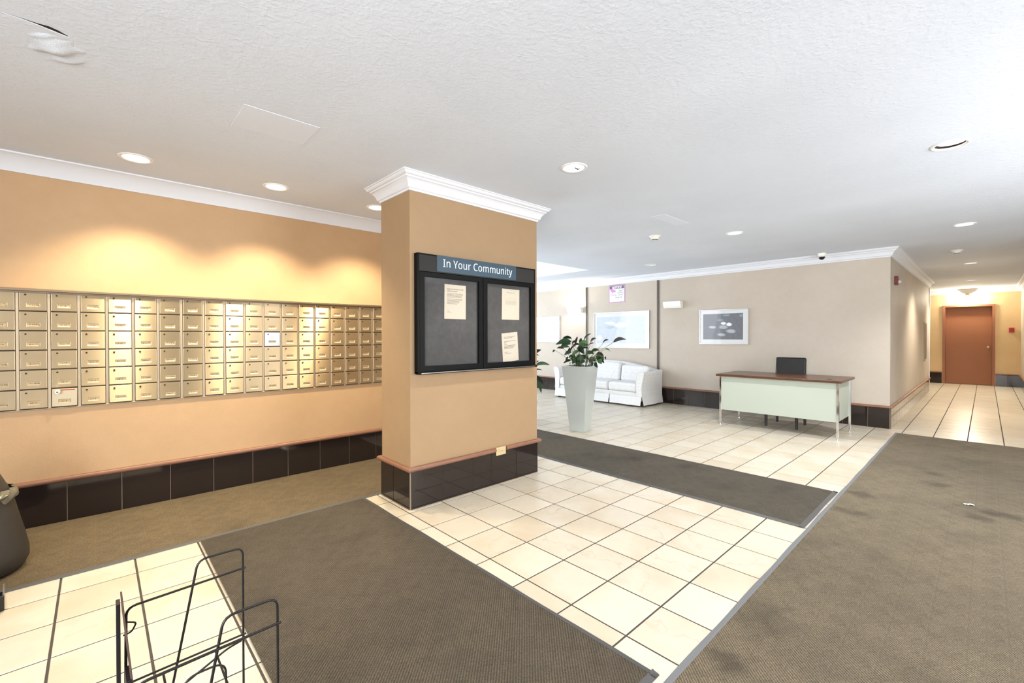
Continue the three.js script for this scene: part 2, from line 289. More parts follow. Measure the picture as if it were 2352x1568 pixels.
struct('wall_hall_recess', [wallBox(-1.9, CX - 0.2, HALL_END, HALL_END + 0.2), wallBox(-1.9, -1.7, EZ, HALL_END)], M.wall);
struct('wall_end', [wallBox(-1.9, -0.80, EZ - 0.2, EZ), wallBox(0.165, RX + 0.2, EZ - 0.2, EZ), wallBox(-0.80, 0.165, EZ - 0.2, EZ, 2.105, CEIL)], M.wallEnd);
struct('wall_right', wallBox(RX, RX + 0.2, EZ, BZ), M.wall);
struct('wall_lobby_right', [wallBox(RX + 0.2, 3.2, BZ - 0.2, BZ), wallBox(3, 3.2, BZ, -4.95), wallBox(3, 3.2, -2.85, 3), wallBox(3, 3.2, -4.95, -2.85, 0, 0.62), wallBox(3, 3.2, -4.95, -2.85, 2.28, CEIL)], M.wall);
struct('wall_front', [wallBox(MX - 0.2, -0.55, 3, 3.2), wallBox(2.95, 3.2, 3, 3.2), wallBox(-0.55, 2.95, 3, 3.2, 2.3, CEIL)], M.wall);

// windows that bring the daylight in; the one on the lobby side is added
function windowUnit(name, w, h, x, y, z, turn, bars) {
  const g = structGroup(name); g.position.set(x, y, z); g.rotation.y = turn;
  part('window_frame', [bx(-w / 2, w / 2, -h / 2, -h / 2 + 0.06, -0.04, 0.04), bx(-w / 2, w / 2, h / 2 - 0.06, h / 2, -0.04, 0.04), bx(-w / 2, -w / 2 + 0.06, -h / 2 + 0.06, h / 2 - 0.06, -0.04, 0.04), bx(w / 2 - 0.06, w / 2, -h / 2 + 0.06, h / 2 - 0.06, -0.04, 0.04)], M.white, g);
  for (const b of bars) part('mullion', bx(b - 0.025, b + 0.025, -h / 2 + 0.06, h / 2 - 0.06, -0.035, 0.04), M.white, g);
  part('window_pane', bx(-w / 2 + 0.05, w / 2 - 0.05, -h / 2 + 0.05, h / 2 - 0.05, -0.03, -0.02), M.daylight, g);
}
windowUnit('window_1', 3.4, 1.66, -7.0, 1.45, SITZ + 0.08, Math.PI, [-0.57, 0.57]);
windowUnit('window_2', 3.5, 1.66, SITX - 0.08, 1.45, -5.4, Math.PI / 2, [-0.58, 0.58]);
windowUnit('added_window_4', 2.1, 1.66, 3.08, 1.45, -3.9, -Math.PI / 2, [0]);  // unseen window, added to brighten the ceiling at the back
windowUnit('window_3', 3.5, 2.3, 1.2, 1.15, 3.06, Math.PI, [-0.6, 0.6]);

// pillar
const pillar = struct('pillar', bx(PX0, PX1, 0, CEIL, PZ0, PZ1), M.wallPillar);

// crown mouldings
const CROWN = [[0, -0.122], [0.010, -0.122], [0.013, -0.108], [0.022, -0.104], [0.026, -0.098], [0.030, -0.082], [0.042, -0.062], [0.056, -0.048], [0.066, -0.043], [0.068, -0.032], [0.080, -0.028], [0.090, -0.018], [0.092, -0.010], [0.100, -0.008], [0.100, 0]].map(([o, y]) => [o, y + CEIL]);
const COVE = [[0, -0.110], [0.010, -0.110], [0.014, -0.098], [0.05, -0.045], [0.095, -0.012], [0.105, -0.010], [0.105, 0]].map(([o, y]) => [o, y + CEIL]);
struct('trim_1', sweep([[PX0, PZ0], [PX0, PZ1], [PX1, PZ1], [PX1, PZ0]], CROWN, true), M.crown);
struct('trim_2', sweep([[MX, SITZ], [MX, 3]].reverse(), COVE), M.crown);
struct('trim_3', sweep([[SITX, BZ], [CX, BZ], [CX, HALL_END]], CROWN), M.crown);
struct('trim_4', sweep([[-1.7, EZ], [RX, EZ], [RX, BZ]], CROWN), M.crown);

// baseboards: glazed dark tiles with a wooden cap
const CAPP = [[0, 0.318], [0.012, 0.322], [0.024, 0.320], [0.031, 0.313], [0.034, 0.303], [0.031, 0.293], [0.024, 0.287], [0, 0.286]];
function baseboard(name, caps, runs) {
  const g = structGroup(name);
  for (const c of caps) part('cap_rail', sweep(c, CAPP), M.cap, g);
  const back = [];
  for (const { a, b, n, joints } of runs) {      // a, b ends in plan; n outward; joints: distances along
    const L = Math.hypot(b[0] - a[0], b[1] - a[1]), ux = (b[0] - a[0]) / L, uz = (b[1] - a[1]) / L, turn = Math.atan2(-uz, ux);
    const place = (q, s0, s1, d0) => { q.rotateY(turn); q.translate(a[0], 0, a[1]); return q; };
    const side = (Math.sin(turn) * n[0] + Math.cos(turn) * n[1]) > 0 ? 1 : -1, zz = (p, q) => side > 0 ? [p, q] : [-q, -p];
    back.push(place(bx(0, L, 0, 0.287, ...zz(0, 0.006))));
    const J = [0, ...joints, L];
    for (let i = 0; i < J.length - 1; i++) {
      const q = place(rb(J[i] + 0.0022, J[i + 1] - 0.0022, 0.003, 0.286, ...zz(0.001, 0.0115), 0.0016, 1));
      part('tile', q, M.darkTile, g);
    }
  }
  part('grout_bed', back, M.lightGrout, g);
}
const steps = (first, pitch, L) => { const o = []; for (let s = first; s < L - 0.04; s += pitch) o.push(s); return o; };
baseboard('baseboard_left', [[[MX, 1.3], [MX, SITZ]]], [{ a: [MX, 1.3], b: [MX, SITZ], n: [1, 0], joints: steps(0.262, 0.2917, 3.9) }]);
baseboard('baseboard_pillar', [[[PX1, -2.675], [PX1, PZ0], [PX0, PZ0], [PX0, PZ1], [PX1, PZ1], [PX1, -2.548]]], [
  { a: [PX1, PZ1], b: [PX1, PZ0], n: [1, 0], joints: [0.29, 0.592, 0.79, 1.088] }, { a: [PX0, PZ1], b: [PX1, PZ1], n: [0, 1], joints: [0.208] }, { a: [PX0, PZ0], b: [PX1, PZ0], n: [0, -1], joints: [0.22] }, { a: [PX0, PZ0], b: [PX0, PZ1], n: [-1, 0], joints: [0.3, 0.6, 0.9, 1.2] }]);
baseboard('baseboard_back', [[[SITX, BZ], [CX, BZ], [CX, HALL_END]]], [
  { a: [SITX, BZ], b: [CX, BZ], n: [0, 1], joints: steps(0.2, 0.2915, 8.895) }, { a: [CX, BZ], b: [CX, HALL_END], n: [1, 0], joints: steps(0.29, 0.2915, 6.18) }]);
baseboard('baseboard_end', [[[-1.7, EZ], [-0.81, EZ]], [[0.175, EZ], [RX, EZ], [RX, BZ]]], [
  { a: [-1.7, EZ], b: [-0.81, EZ], n: [0, 1], joints: [0.3, 0.6] }, { a: [0.175, EZ], b: [RX, EZ], n: [0, 1], joints: [0.21] }, { a: [RX, EZ], b: [RX, BZ], n: [-1, 0], joints: steps(0.3, 0.3, 8.7) }]);

// corner guard at the end of the hall's left wall, wall strips behind the sofa
struct('trim_5', bx(CX - 0.05, CX + 0.016, 0, CEIL - 0.125, HALL_END - 0.012, HALL_END + 0.05), M.white);
for (const [i, x] of [[6, -6.12], [7, -4.386]]) {
  const s = struct('trim_' + i, [bx(x - 0.026, x - 0.010, 0.32, CEIL - 0.123, BZ, BZ + 0.014), bx(x + 0.016, x + 0.026, 0.32, CEIL - 0.123, BZ, BZ + 0.014)], M.stripMetal);
  part('recessed_channel', bx(x - 0.010, x + 0.016, 0.32, CEIL - 0.123, BZ, BZ + 0.004), M.stripDark, s);
}

// door at the end of the hall
{
  const d = structGroup('door_1'); d.position.set(-0.3175, 0, EZ);
  part('door_frame', [bx(-0.4825, -0.43, 0, 2.105, -0.13, 0.015), bx(0.43, 0.4825, 0, 2.105, -0.13, 0.015), bx(-0.43, 0.43, 2.055, 2.105, -0.13, 0.015)], M.doorFrame, d);
  const leaf = part('door_leaf', rb(-0.428, 0.428, 0.008, 2.053, -0.12, -0.076, 0.003), M.doorWood, d);
  part('door_knob', lathe([[0.0, 0.062], [0.018, 0.061], [0.027, 0.052], [0.029, 0.042], [0.024, 0.032], [0.012, 0.026], [0.011, 0.008], [0.032, 0.006], [0.033, 0]], 0, 0, 0, 24).rotateX(Math.PI / 2).translate(0.365, 0.99, -0.076), M.brass, leaf);
}

// ---------- ceiling lamps ----------
const lampLabel = [
  'leftmost glowing round downlight, above the mailboxes near the left end', 'middle downlight of the row above the mailbox wall', 'downlight above the mailboxes half hidden behind the pillar',
  'glowing round downlight in front of the pillar with the notice board', 'large downlight near the right edge with a black gap along its rim', 'small bright downlight in the ceiling in front of the desk',
  'downlight just before the hall, above the far end of the right carpet', 'downlight inside the hall beyond the smoke detector', 'farthest faint downlight close to the hall door',
  'flat round ceiling cover plate above the sofa, built as an unlit downlight', 'downlight in the lobby row outside the frame', 'downlight overhead above the right carpet outside the frame'];
LAMPS.forEach(([key, x, z], i) => {
  const t = thing('recessed_downlight', lampLabel[i], 'ceiling light', [x, CEIL, z], 0, 'recessed downlights in the ceiling'), tilt = i === 4 ? 0.035 : 0;
  part('trim_ring', lathe([[0.074, 0.004], [0.0745, -0.004], [0.085, -0.007], [0.094, -0.004], [0.096, 0.0005]], 0, 0, 0, 40), M.white, t);
  const can = part('reflector', lathe([[0.0745, -0.003], [0.076, 0.02], [0.07, 0.07], [0.062, 0.075]], 0, 0, 0, 36), i === 4 ? M.dark : M.white, t);
  const l = part('lamp_lens', lathe([[0.0735, 0], [0.0735, 0.004], [0.04, 0.006], [0, 0.007]].map(([r, y]) => [r, y]), 0, 0, 0, 36), key === 'off' ? M.lensOff : M.lens, t);
  l.position.set(i === 4 ? 0.008 : 0, i === 4 ? 0.016 : 0.004, i === 4 ? 0.012 : 0); l.rotation.x = -tilt;
  if (i === 3) part('socket_clip', [bx(-0.0016, 0.0016, -0.004, 0.003, -0.05, -0.01), bx(-0.012, 0.012, -0.003, 0.003, -0.0512, -0.049)], M.dark, t);
  if (key === 'off') return;
  const s = new THREE.SpotLight(rgb(LIGHT[key][1]), LIGHT[key][0], 0, key === 'mail' ? 0.97 : 1.08, key === 'mail' ? 0.4 : 0.55, 2);
  s.position.set(x, CEIL - 0.014, z); s.target.position.set(x, 0, z); s.castShadow = true; s.shadow.radius = 2.6; s.name = 'downlight_beam'; scene.add(s, s.target);
});
function detector(x, z, label) {
  const t = thing('smoke_detector', label, 'smoke detector', [x, CEIL, z], 0, 'ceiling smoke detectors');
  part('base', lathe([[0, -0.012], [0.062, -0.012], [0.068, -0.006], [0.068, 0]], 0, 0, 0), M.plastic, t);
  part('housing', lathe([[0, -0.048], [0.026, -0.048], [0.030, -0.044], [0.048, -0.024], [0.055, -0.012]], 0, 0, 0), M.plastic, t);
  part('vent_ring', lathe([[0.0285, -0.0475], [0.0305, -0.0455], [0.0315, -0.043], [0.0305, -0.0395]].map(([r, y]) => [r + 0.001, y]), 0, 0, 0), M.dark, t);
}
detector(-2.755, -4.985, 'white round smoke detector on the lobby ceiling left of the small bright downlight');
detector(-0.288, -9.01, 'white round smoke detector on the grey ceiling at the mouth of the hall');
{
  const t = thing('security_camera', 'small white dome camera with dark eye on the ceiling above the desk', 'camera', [-1.66, CEIL, -7.87]);
  part('mount', lathe([[0, -0.052], [0.044, -0.052], [0.052, -0.03], [0.054, 0]], 0, 0, 0), M.plastic, t);
  part('dome', lathe([[0, -0.094], [0.016, -0.091], [0.03, -0.081], [0.038, -0.067], [0.040, -0.052]], 0, 0, 0), M.camDome, t);
}
// ---------- mailboxes ----------
{
  const bank = thing('mailbox_bank', 'long bank of brushed metal apartment mailboxes along the tan wall', 'mailboxes', [MX, 0, 0], Math.PI / 2);
  // local frame: x runs along the wall away from the camera's left (world -z), z comes out of the wall
  const P = 0.1486, RH = 0.1336, Y1 = 1.616, X0 = -0.5416, NC = 20, NR = 6, X1 = X0 + NC * P, Y0 = Y1 - NR * RH;
  part('back_plate', bx(X0 - 0.01, X1 + 0.01, Y0 - 0.006, Y1 + 0.01, 0, 0.003), M.slotDark, bank);
  part('top_rail', [rb(X0 - 0.014, X1 + 0.014, Y1 - 0.001, Y1 + 0.018, 0, 0.034, 0.004), rb(X0 - 0.01, X1 + 0.01, Y1 - 0.012, Y1 + 0.001, 0.003, 0.020, 0.002, 1)], M.steelLip, bank);
  part('bottom_rail', rb(X0 - 0.014, X1 + 0.014, Y0 - 0.010, Y0 - 0.003, 0, 0.012, 0.003), M.steelFrame, bank);
  for (let c = 0; c <= NC; c++) part('divider', rb(X0 + c * P - 0.0085, X0 + c * P + 0.0085, Y0 - 0.004, Y1 - 0.003, 0.003, 0.0085, 0.004), M.steelFrame, bank);
  const w = P - 0.021, h = RH - 0.0085, sw = 0.060, sh = 0.024, sy = -h / 2 + 0.036;
  const s = new THREE.Shape([[-w / 2, -h / 2], [w / 2, -h / 2], [w / 2, h / 2], [-w / 2, h / 2]].map((p) => new THREE.Vector2(...p)));
  s.holes.push(new THREE.Path([[-sw / 2, sy - sh / 2], [-sw / 2, sy + sh / 2], [sw / 2, sy + sh / 2], [sw / 2, sy - sh / 2]].map((p) => new THREE.Vector2(...p))));
  const plate = new THREE.ExtrudeGeometry(s, { depth: 0.0065, bevelEnabled: true, bevelThickness: 0.0022, bevelSize: 0.0022, bevelOffset: -0.0022, bevelSegments: 2 });
  const lip = new THREE.BufferGeometry();        // sloped lower edge of the name slot
  lip.setAttribute('position', new THREE.Float32BufferAttribute([-sw / 2 - 0.003, sy - sh / 2 - 0.005, 0.0092, sw / 2 + 0.003, sy - sh / 2 - 0.005, 0.0092, sw / 2, sy - sh / 2 + 0.006, 0.003, -sw / 2 - 0.003, sy - sh / 2 - 0.005, 0.0092, sw / 2, sy - sh / 2 + 0.006, 0.003, -sw / 2, sy - sh / 2 + 0.006, 0.003], 3));
  lip.computeVertexNormals(); uvm(lip);
  const cards = [0, 1, 2, 3].map((k) => std({ roughness: 0.7, map: canvasTex(128, 48, (g, W, H) => { const r = rng(40 + k); g.fillStyle = '#c9b48c'; g.fillRect(0, 0, W, H); g.fillStyle = '#54422c'; for (let i = 0; i < 5 + k; i++) { const x = 24 + i * 13 + r() * 4; g.fillRect(x, 16 + r() * 4, 3 + r() * 5, 9 + r() * 6); } }) }));
  const cardGeo = new THREE.PlaneGeometry(sw + 0.004, sh + 0.004); cardGeo.translate(0, sy, 0.0022);
  const lockGeo = merged([cyl(0.0062, 0.0066, 0.003, 0, 0, 0.0098, 18, 'z')]), holeGeo = merged([cyl(0.0042, 0.0042, 0.0008, 0, 0, 0.0116, 14, 'z'), bx(-0.001, 0.001, -0.004, 0.004, 0.0114, 0.0122)]);
  const lx = -w / 2 + 0.028, ly = h / 2 - 0.019, r = rng(5);
  for (let row = 0; row < NR; row++) for (let c = 0; c < NC; c++) {
    const keyed = row === 5 && c === 2, blue = row === 2 && c === 11;
    const d = part('mailbox_door', plate, keyed ? M.steelNew : blue ? M.steelBlue : M.steel, bank, keyed ? 'brighter mailbox door with a big round lock and red tape' : blue ? 'bluish mailbox door' : undefined);
    d.position.set(X0 + (c + 0.5) * P, Y1 - (row + 0.5) * RH - 0.001, keyed ? 0.010 : 0.0065);
    d.rotation.set((r() - 0.5) * 0.008, (r() - 0.5) * 0.010, keyed ? -0.012 : (r() - 0.5) * 0.003);
    part('name_card', cardGeo, cards[(r() * 4) | 0], d);
    part('slot_lip', lip, M.steelFrame, d);
    if (!keyed) { const l = part('lock', lockGeo, M.lockMetal, d); l.position.set(lx, ly, 0); const k = part('keyhole', holeGeo, M.keyhole, d); k.position.set(lx, ly, 0); k.rotation.z = r() * 0.6; }
    else {
      part('lock_barrel', cyl(0.0125, 0.014, 0.034, lx, ly - 0.004, 0.024, 24, 'z'), M.plastic, d);
      part('lock_face', new THREE.TorusGeometry(0.0095, 0.0035, 10, 24).translate(lx, ly - 0.004, 0.041), M.plastic, d);
      part('keyway', cyl(0.005, 0.005, 0.002, lx, ly - 0.004, 0.0415, 14, 'z'), M.lockMetal, d);
      part('red_tape', rb(-0.022, 0.05, h / 2 - 0.014, h / 2 - 0.007, 0.0085, 0.0094, 0.0003, 1), M.red, d);
    }
  }
}

// ---------- notice board on the pillar ----------
{
  const cz = -2.387, W = 1.27, D = 0.05;
  const b = thing('notice_board', 'black framed two-door notice board headed In Your Community on the pillar', 'notice board', [PX1, 0, cz], Math.PI / 2);
  const X = W / 2, y0 = 1.022, y1 = 1.932, yh = 1.797;
  part('case', [bx(-X, X, y0, y1, 0.0005, 0.010), rb(-X, -X + 0.02, y0, y1, 0.0005, D - 0.003, 0.003), rb(X - 0.02, X, y0, y1, 0.0005, D - 0.003, 0.003), rb(-X, X, y1 - 0.012, y1, 0.0005, D - 0.001, 0.003), rb(-X, X, y0, y0 + 0.015, 0.0005, D - 0.003, 0.003)], M.blackFrame, b);
  part('header_panel', rb(-X + 0.016, X - 0.016, yh, y1 - 0.010, 0.010, D - 0.002, 0.003), M.blackPanel, b);
  const head = canvasTex(1356, 204, (g, w, h) => {
    g.fillStyle = '#34495a'; g.fillRect(0, 0, w, h); g.fillStyle = '#d6e6ee'; g.textBaseline = 'alphabetic'; g.font = '138px sans-serif';
    const t = 'In Your Community', m = g.measureText(t).width; g.save(); g.translate(84, 140); g.scale(1196 / m, 1); g.fillText(t, 0, 0); g.restore();
  });
  const sign = part('header_sign', rb(-0.465, 0.38, 1.8055, 1.9325, D - 0.004, D + 0.002, 0.001, 1), std({ color: C(52, 73, 90), roughness: 0.4 }), b, 'blue strip lettered In Your Community');
  part('lettering', new THREE.PlaneGeometry(0.843, 0.125).translate(-0.0425, 1.869, D + 0.0026), std({ map: head, roughness: 0.4 }), sign);
  for (const s of [-1, 1]) {
    const a = s < 0 ? -X + 0.018 : 0.0025, e = s < 0 ? -0.0025 : X - 0.018, fl = s < 0 ? 0.043 : 0.044, fr = s < 0 ? 0.0405 : 0.040;
    const d = part('glass_door', [rb(a, a + fl, y0 + 0.012, yh - 0.003, 0.022, D, 0.003), rb(e - fr, e, y0 + 0.012, yh - 0.003, 0.022, D, 0.003), rb(a + fl - 0.002, e - fr + 0.002, yh - 0.039, yh - 0.003, 0.022, D, 0.003), rb(a + fl - 0.002, e - fr + 0.002, y0 + 0.012, y0 + 0.055, 0.022, D, 0.003)], M.blackFrame, b);
    part('pane', bx(a + fl - 0.004, e - fr + 0.004, y0 + 0.05, yh - 0.036, 0.036, 0.0362), M.pane, d);
    part('felt_back', bx(a + 0.01, e - 0.01, y0 + 0.02, yh - 0.01, 0.0102, 0.0175), M.felt, b);
  }
  part('ledge', rb(-X, X + 0.012, y0 - 0.006, y0 + 0.012, 0.012, D + 0.012, 0.004), M.blackFrame, b);
  part('ledge_strip', rb(-X + 0.022, X - 0.02, y0 - 0.001, y0 + 0.006, D + 0.0105, D + 0.0135, 0.001, 1), M.aluminium, b);
  // papers behind the glass
  const page = (draw) => std({ roughness: 0.85, map: canvasTex(340, 440, (g, w, h) => { g.fillStyle = '#c0b9ab'; g.fillRect(0, 0, w, h); draw(g, w, h); }) });
  const scrawl = (g, r, x0, x1, y, t, c) => { g.fillStyle = c; let x = x0; while (x < x1 - 4) { const n = 4 + r() * 13; g.fillRect(x, y + r() * 1.2, Math.min(n, x1 - x), t); x += n + 3; } };
  const text = (g, s, x, y, px, c, wide) => { g.fillStyle = c; g.font = 'bold ' + px + 'px sans-serif'; const m = g.measureText(s).width; g.save(); g.translate(x, y); g.scale(wide / m, 1); g.fillText(s, 0, 0); g.restore(); };
  const sheets = [
    [-2.0115, -2.2235, 1.443, 1.718, 0, 'paper notice with a bold two-line heading behind the left glass door', (g) => { const r = rng(2); text(g, 'HAVE YOU SIGNED UP FOR', 40, 66, 20, '#4c463c', 258); text(g, 'CONDO CONTROL?', 40, 92, 20, '#4c463c', 170); for (let i = 0; i < 4; i++) scrawl(g, r, 40, 240 + r() * 60, 112 + i * 15, 6, '#6a6357'); for (let i = 0; i < 5; i++) scrawl(g, r, 40, i === 4 ? 200 : 230 + r() * 70, 182 + i * 15, 6, '#6a6357'); for (let i = 0; i < 3; i++) scrawl(g, r, 40, 75 + i * 20, 330 + i * 13, 4, '#8a8478'); }],
    [-2.6225, -2.8375, 1.452, 1.726, 0, 'paper notice with faint fine print high behind the right glass door', (g) => { const r = rng(3); scrawl(g, r, 95, 250, 48, 6, '#7d776c'); scrawl(g, r, 50, 100, 80, 4, '#aaa498'); for (let i = 0; i < 3; i++) scrawl(g, r, 50, 295, 122 + i * 12, 3, '#aaa498'); for (let i = 0; i < 6; i++) scrawl(g, r, 66, 285, 165 + i * 11, 4, '#8e887c'); scrawl(g, r, 50, 160, 252, 3, '#aaa498'); scrawl(g, r, 50, 90, 292, 3, '#aaa498'); scrawl(g, r, 50, 100, 304, 3, '#aaa498'); }],
    [-2.617, -2.829, 1.077, 1.336, 0.118, 'slightly tilted paper notice low behind the right glass door', (g) => { const r = rng(4); scrawl(g, r, 46, 280, 58, 7, '#5a5448'); scrawl(g, r, 46, 230, 76, 7, '#5a5448'); scrawl(g, r, 46, 295, 124, 7, '#5a5448'); scrawl(g, r, 46, 100, 146, 7, '#5a5448'); scrawl(g, r, 46, 110, 172, 7, '#5a5448'); for (let i = 0; i < 3; i++) scrawl(g, r, 46, 285 - i * 20, 192 + i * 19, 8, '#4c463c'); scrawl(g, r, 46, 130, 290, 6, '#5a5448'); scrawl(g, r, 46, 185, 310, 6, '#5a5448'); }],
  ];
  for (const [za, zb, ya, yb, tilt, label, draw] of sheets) {
    const w = Math.abs(za - zb) * (tilt ? 0.92 : 1), h = (yb - ya) * (tilt ? 1 : 1), t = thing('paper_notice', label, 'paper', [PX1 + 0.0186, (ya + yb) / 2, (za + zb) / 2], Math.PI / 2, 'paper notices on the board');
    const g = grid(8, 8, (u, v) => [(u - 0.5) * w, (v - 0.5) * h, 0.0035 * (u - 0.5) * (u - 0.5) * 4 * v]); g.rotateZ(tilt ? 0.085 : 0.0);
    part('sheet', g, page(draw), t);
    part('pin', cyl(0.0035, 0.0035, 0.003, 0, h / 2 - 0.012, 0.004, 12, 'z').translate(tilt ? -0.008 : 0, 0, 0), M.silver, t);
  }
}

// wall outlet let into the pillar's rail
{
  const t = thing('wall_outlet', 'ivory duplex wall outlet set sideways in the pillar baseboard rail', 'outlet', [PX1 + 0.013, 0.289, -2.6115], Math.PI / 2);
  part('cover_plate', rb(-0.0575, 0.0575, -0.0355, 0.0355, 0, 0.007, 0.003), M.ivory, t);
  for (const s of [-1, 1]) {
    const q = part('receptacle', cyl(0.0165, 0.0165, 0.004, s * 0.0195, 0, 0.0076, 24, 'z'), M.ivory, t);
    part('slots', [bx(s * 0.0195 + 0.002, s * 0.0195 + 0.009, 0.005, 0.0068, 0.009, 0.0099), bx(s * 0.0195 + 0.002, s * 0.0195 + 0.008, -0.0068, -0.005, 0.009, 0.0099), cyl(0.0026, 0.0026, 0.001, s * 0.0195 - 0.0085, 0, 0.0094, 10, 'z')], M.keyhole, q);
  }
  part('screw', cyl(0.003, 0.003, 0.002, 0, 0, 0.0076, 12, 'z'), M.lockMetal, t);
}

// ---------- floor mats ----------
function floorMat(label, x0, x1, z0, z1, edges, seed, tone, rubber = M.rubber, stains = []) {
  const t = thing('floor_mat', label, 'mat', [(x0 + x1) / 2, 0, (z0 + z1) / 2], 0, undefined), hx = (x1 - x0) / 2, hz = (z1 - z0) / 2, bw = 0.026;
  const [l, rr, n, f] = edges, nx = Math.max(2, Math.round(hx * 2 / 0.035)), nz = Math.max(2, Math.round(hz * 2 / 0.035)), r = rng(seed);
  const a = -hx + (l ? bw : 0), b = hx - (rr ? bw : 0), c = -hz + (f ? bw : 0), d = hz - (n ? bw : 0);
  const g = new THREE.PlaneGeometry(b - a, d - c, nx, nz); g.rotateX(-Math.PI / 2); g.translate((a + b) / 2, 0.0075, (c + d) / 2);
  const p = g.attributes.position, col = new Float32Array(p.count * 3), uv = g.attributes.uv, big = fbm(seed + 5, 5, 4), soil = fbm(seed + 60, 7, 3);
  for (let i = 0; i < p.count; i++) {
    const x = p.getX(i), z = p.getZ(i), X = ((x + 40) / 5.1) % 1, Z = ((z + 40) / 5.1) % 1;
    let v = 1.0 + (big(X, Z) - 0.5) * 0.4; const s = soil((X * 2) % 1, (Z * 2) % 1); if (s > 0.64) v *= 1 - (s - 0.64) * 1.1;
    for (const [sx, sz, rx, rz, k] of stains) { const q = Math.hypot((x + (x0 + x1) / 2 - sx) / rx, (z + (z0 + z1) / 2 - sz) / rz) + (r() - 0.5) * 0.5; if (q < 1) v *= 1 - k * (1 - q * q); }
    col.set([v * tone[0], v * tone[1], v * tone[2]], i * 3); uv.setXY(i, x, -z);
    p.setY(i, 0.0075 + (r() - 0.5) * 0.0006);
  }
  g.setAttribute('color', new THREE.BufferAttribute(col, 3)); g.computeVertexNormals();
  part('pile', [g].map((q) => q)[0], M.mat, t);
  const edge = (ax, az, bx2, bz2, ox, oz) => {   // low bevelled rubber strip
    const L = Math.hypot(bx2 - ax, bz2 - az), k = Math.max(4, Math.round(L / 0.12)), q = new THREE.PlaneGeometry(1, 1, k, 4), pp = q.attributes.position, pr = [[0, 0.0005], [0.005, 0.0035], [0.021, 0.0055], [0.025, 0.0085], [0.030, 0.0085]];
    for (let i = 0; i < pp.count; i++) { const u = pp.getX(i) + 0.5, v = Math.round((pp.getY(i) + 0.5) * 4), wob = Math.sin(u * L * 9 + seed) * 0.002; pp.setXYZ(i, ax + (bx2 - ax) * u + ox * (pr[v][0] + (v < 2 ? wob : 0)), pr[v][1] + (v === 2 ? Math.abs(wob) * 0.4 : 0), az + (bz2 - az) * u + oz * (pr[v][0] + (v < 2 ? wob : 0))); }
    q.computeVertexNormals(); const nn = q.attributes.normal; if (nn.getY(Math.floor(nn.count / 2)) < 0) { const ix = q.index.array; for (let i = 0; i < ix.length; i += 3) { const s = ix[i]; ix[i] = ix[i + 1]; ix[i + 1] = s; } q.computeVertexNormals(); }
    return uvm(q);
  };
  const e = [];
  if (l) e.push(edge(-hx, hz, -hx, -hz, 1, 0)); if (rr) e.push(edge(hx, -hz, hx, hz, -1, 0)); if (n) e.push(edge(hx, hz, -hx, hz, 0, -1)); if (f) e.push(edge(-hx, -hz, hx, -hz, 0, 1));
  for (const q of e) part('rubber_border', q, rubber, t);
  return t;
}
floorMat('long ribbed brown mat along the foot of the mailbox wall', MX + 0.02, -3.402, -2.45, 1.3, [0, 1, 1, 1], 21, [0.84, 0.75, 0.59]);
floorMat('dark brown ribbed mat between the pillar and the wire rack', -3.401, -0.85, -1.575, -0.472, [0, 1, 0, 1], 22, [0.44, 0.425, 0.405]);
floorMat('narrow grey runner mat between the pillar and the planter', -6.0, -0.832, -4.5, -3.49, [1, 1, 1, 1], 23, [0.44, 0.45, 0.46], M.rubber, [[-2.512, -4.157, 0.10, 0.12, 0.4], [-2.03, -4.278, 0.08, 0.12, 0.4]]);
floorMat('large worn greige mat running from the foreground to the hall', -0.822, 1.25, -7.8, 2.4, [1, 1, 1, 1], 24, [0.90, 0.88, 0.82], M.rubberSheen, [[-0.026, -4.563, 0.10, 0.09, 0.5], [0.087, -4.773, 0.16, 0.10, 0.5], [-0.687, -4.554, 0.11, 0.10, 0.45], [-0.284, -5.338, 0.12, 0.12, 0.45], [-0.663, -4.045, 0.14, 0.09, 0.4], [-0.69, -1.83, 0.10, 0.08, 0.45], [-0.692, -2.216, 0.14, 0.2, 0.28], [-0.34, -5.724, 0.08, 0.1, 0.35], [-0.1, -6.3, 0.3, 0.5, 0.12], [0.1, -5.2, 0.25, 0.4, 0.12]]);
{
  const t = thing('paper_scrap', 'small white crumpled scrap of paper lying on the large right mat', 'litter', [-0.083, 0.008, -4.86]);
  const r = rng(9); part('scrap', grid(6, 4, (u, v) => [(u - 0.5) * 0.055, 0.002 + r() * 0.009, (v - 0.5) * 0.03]).rotateY(0.4), M.litter, t);
}

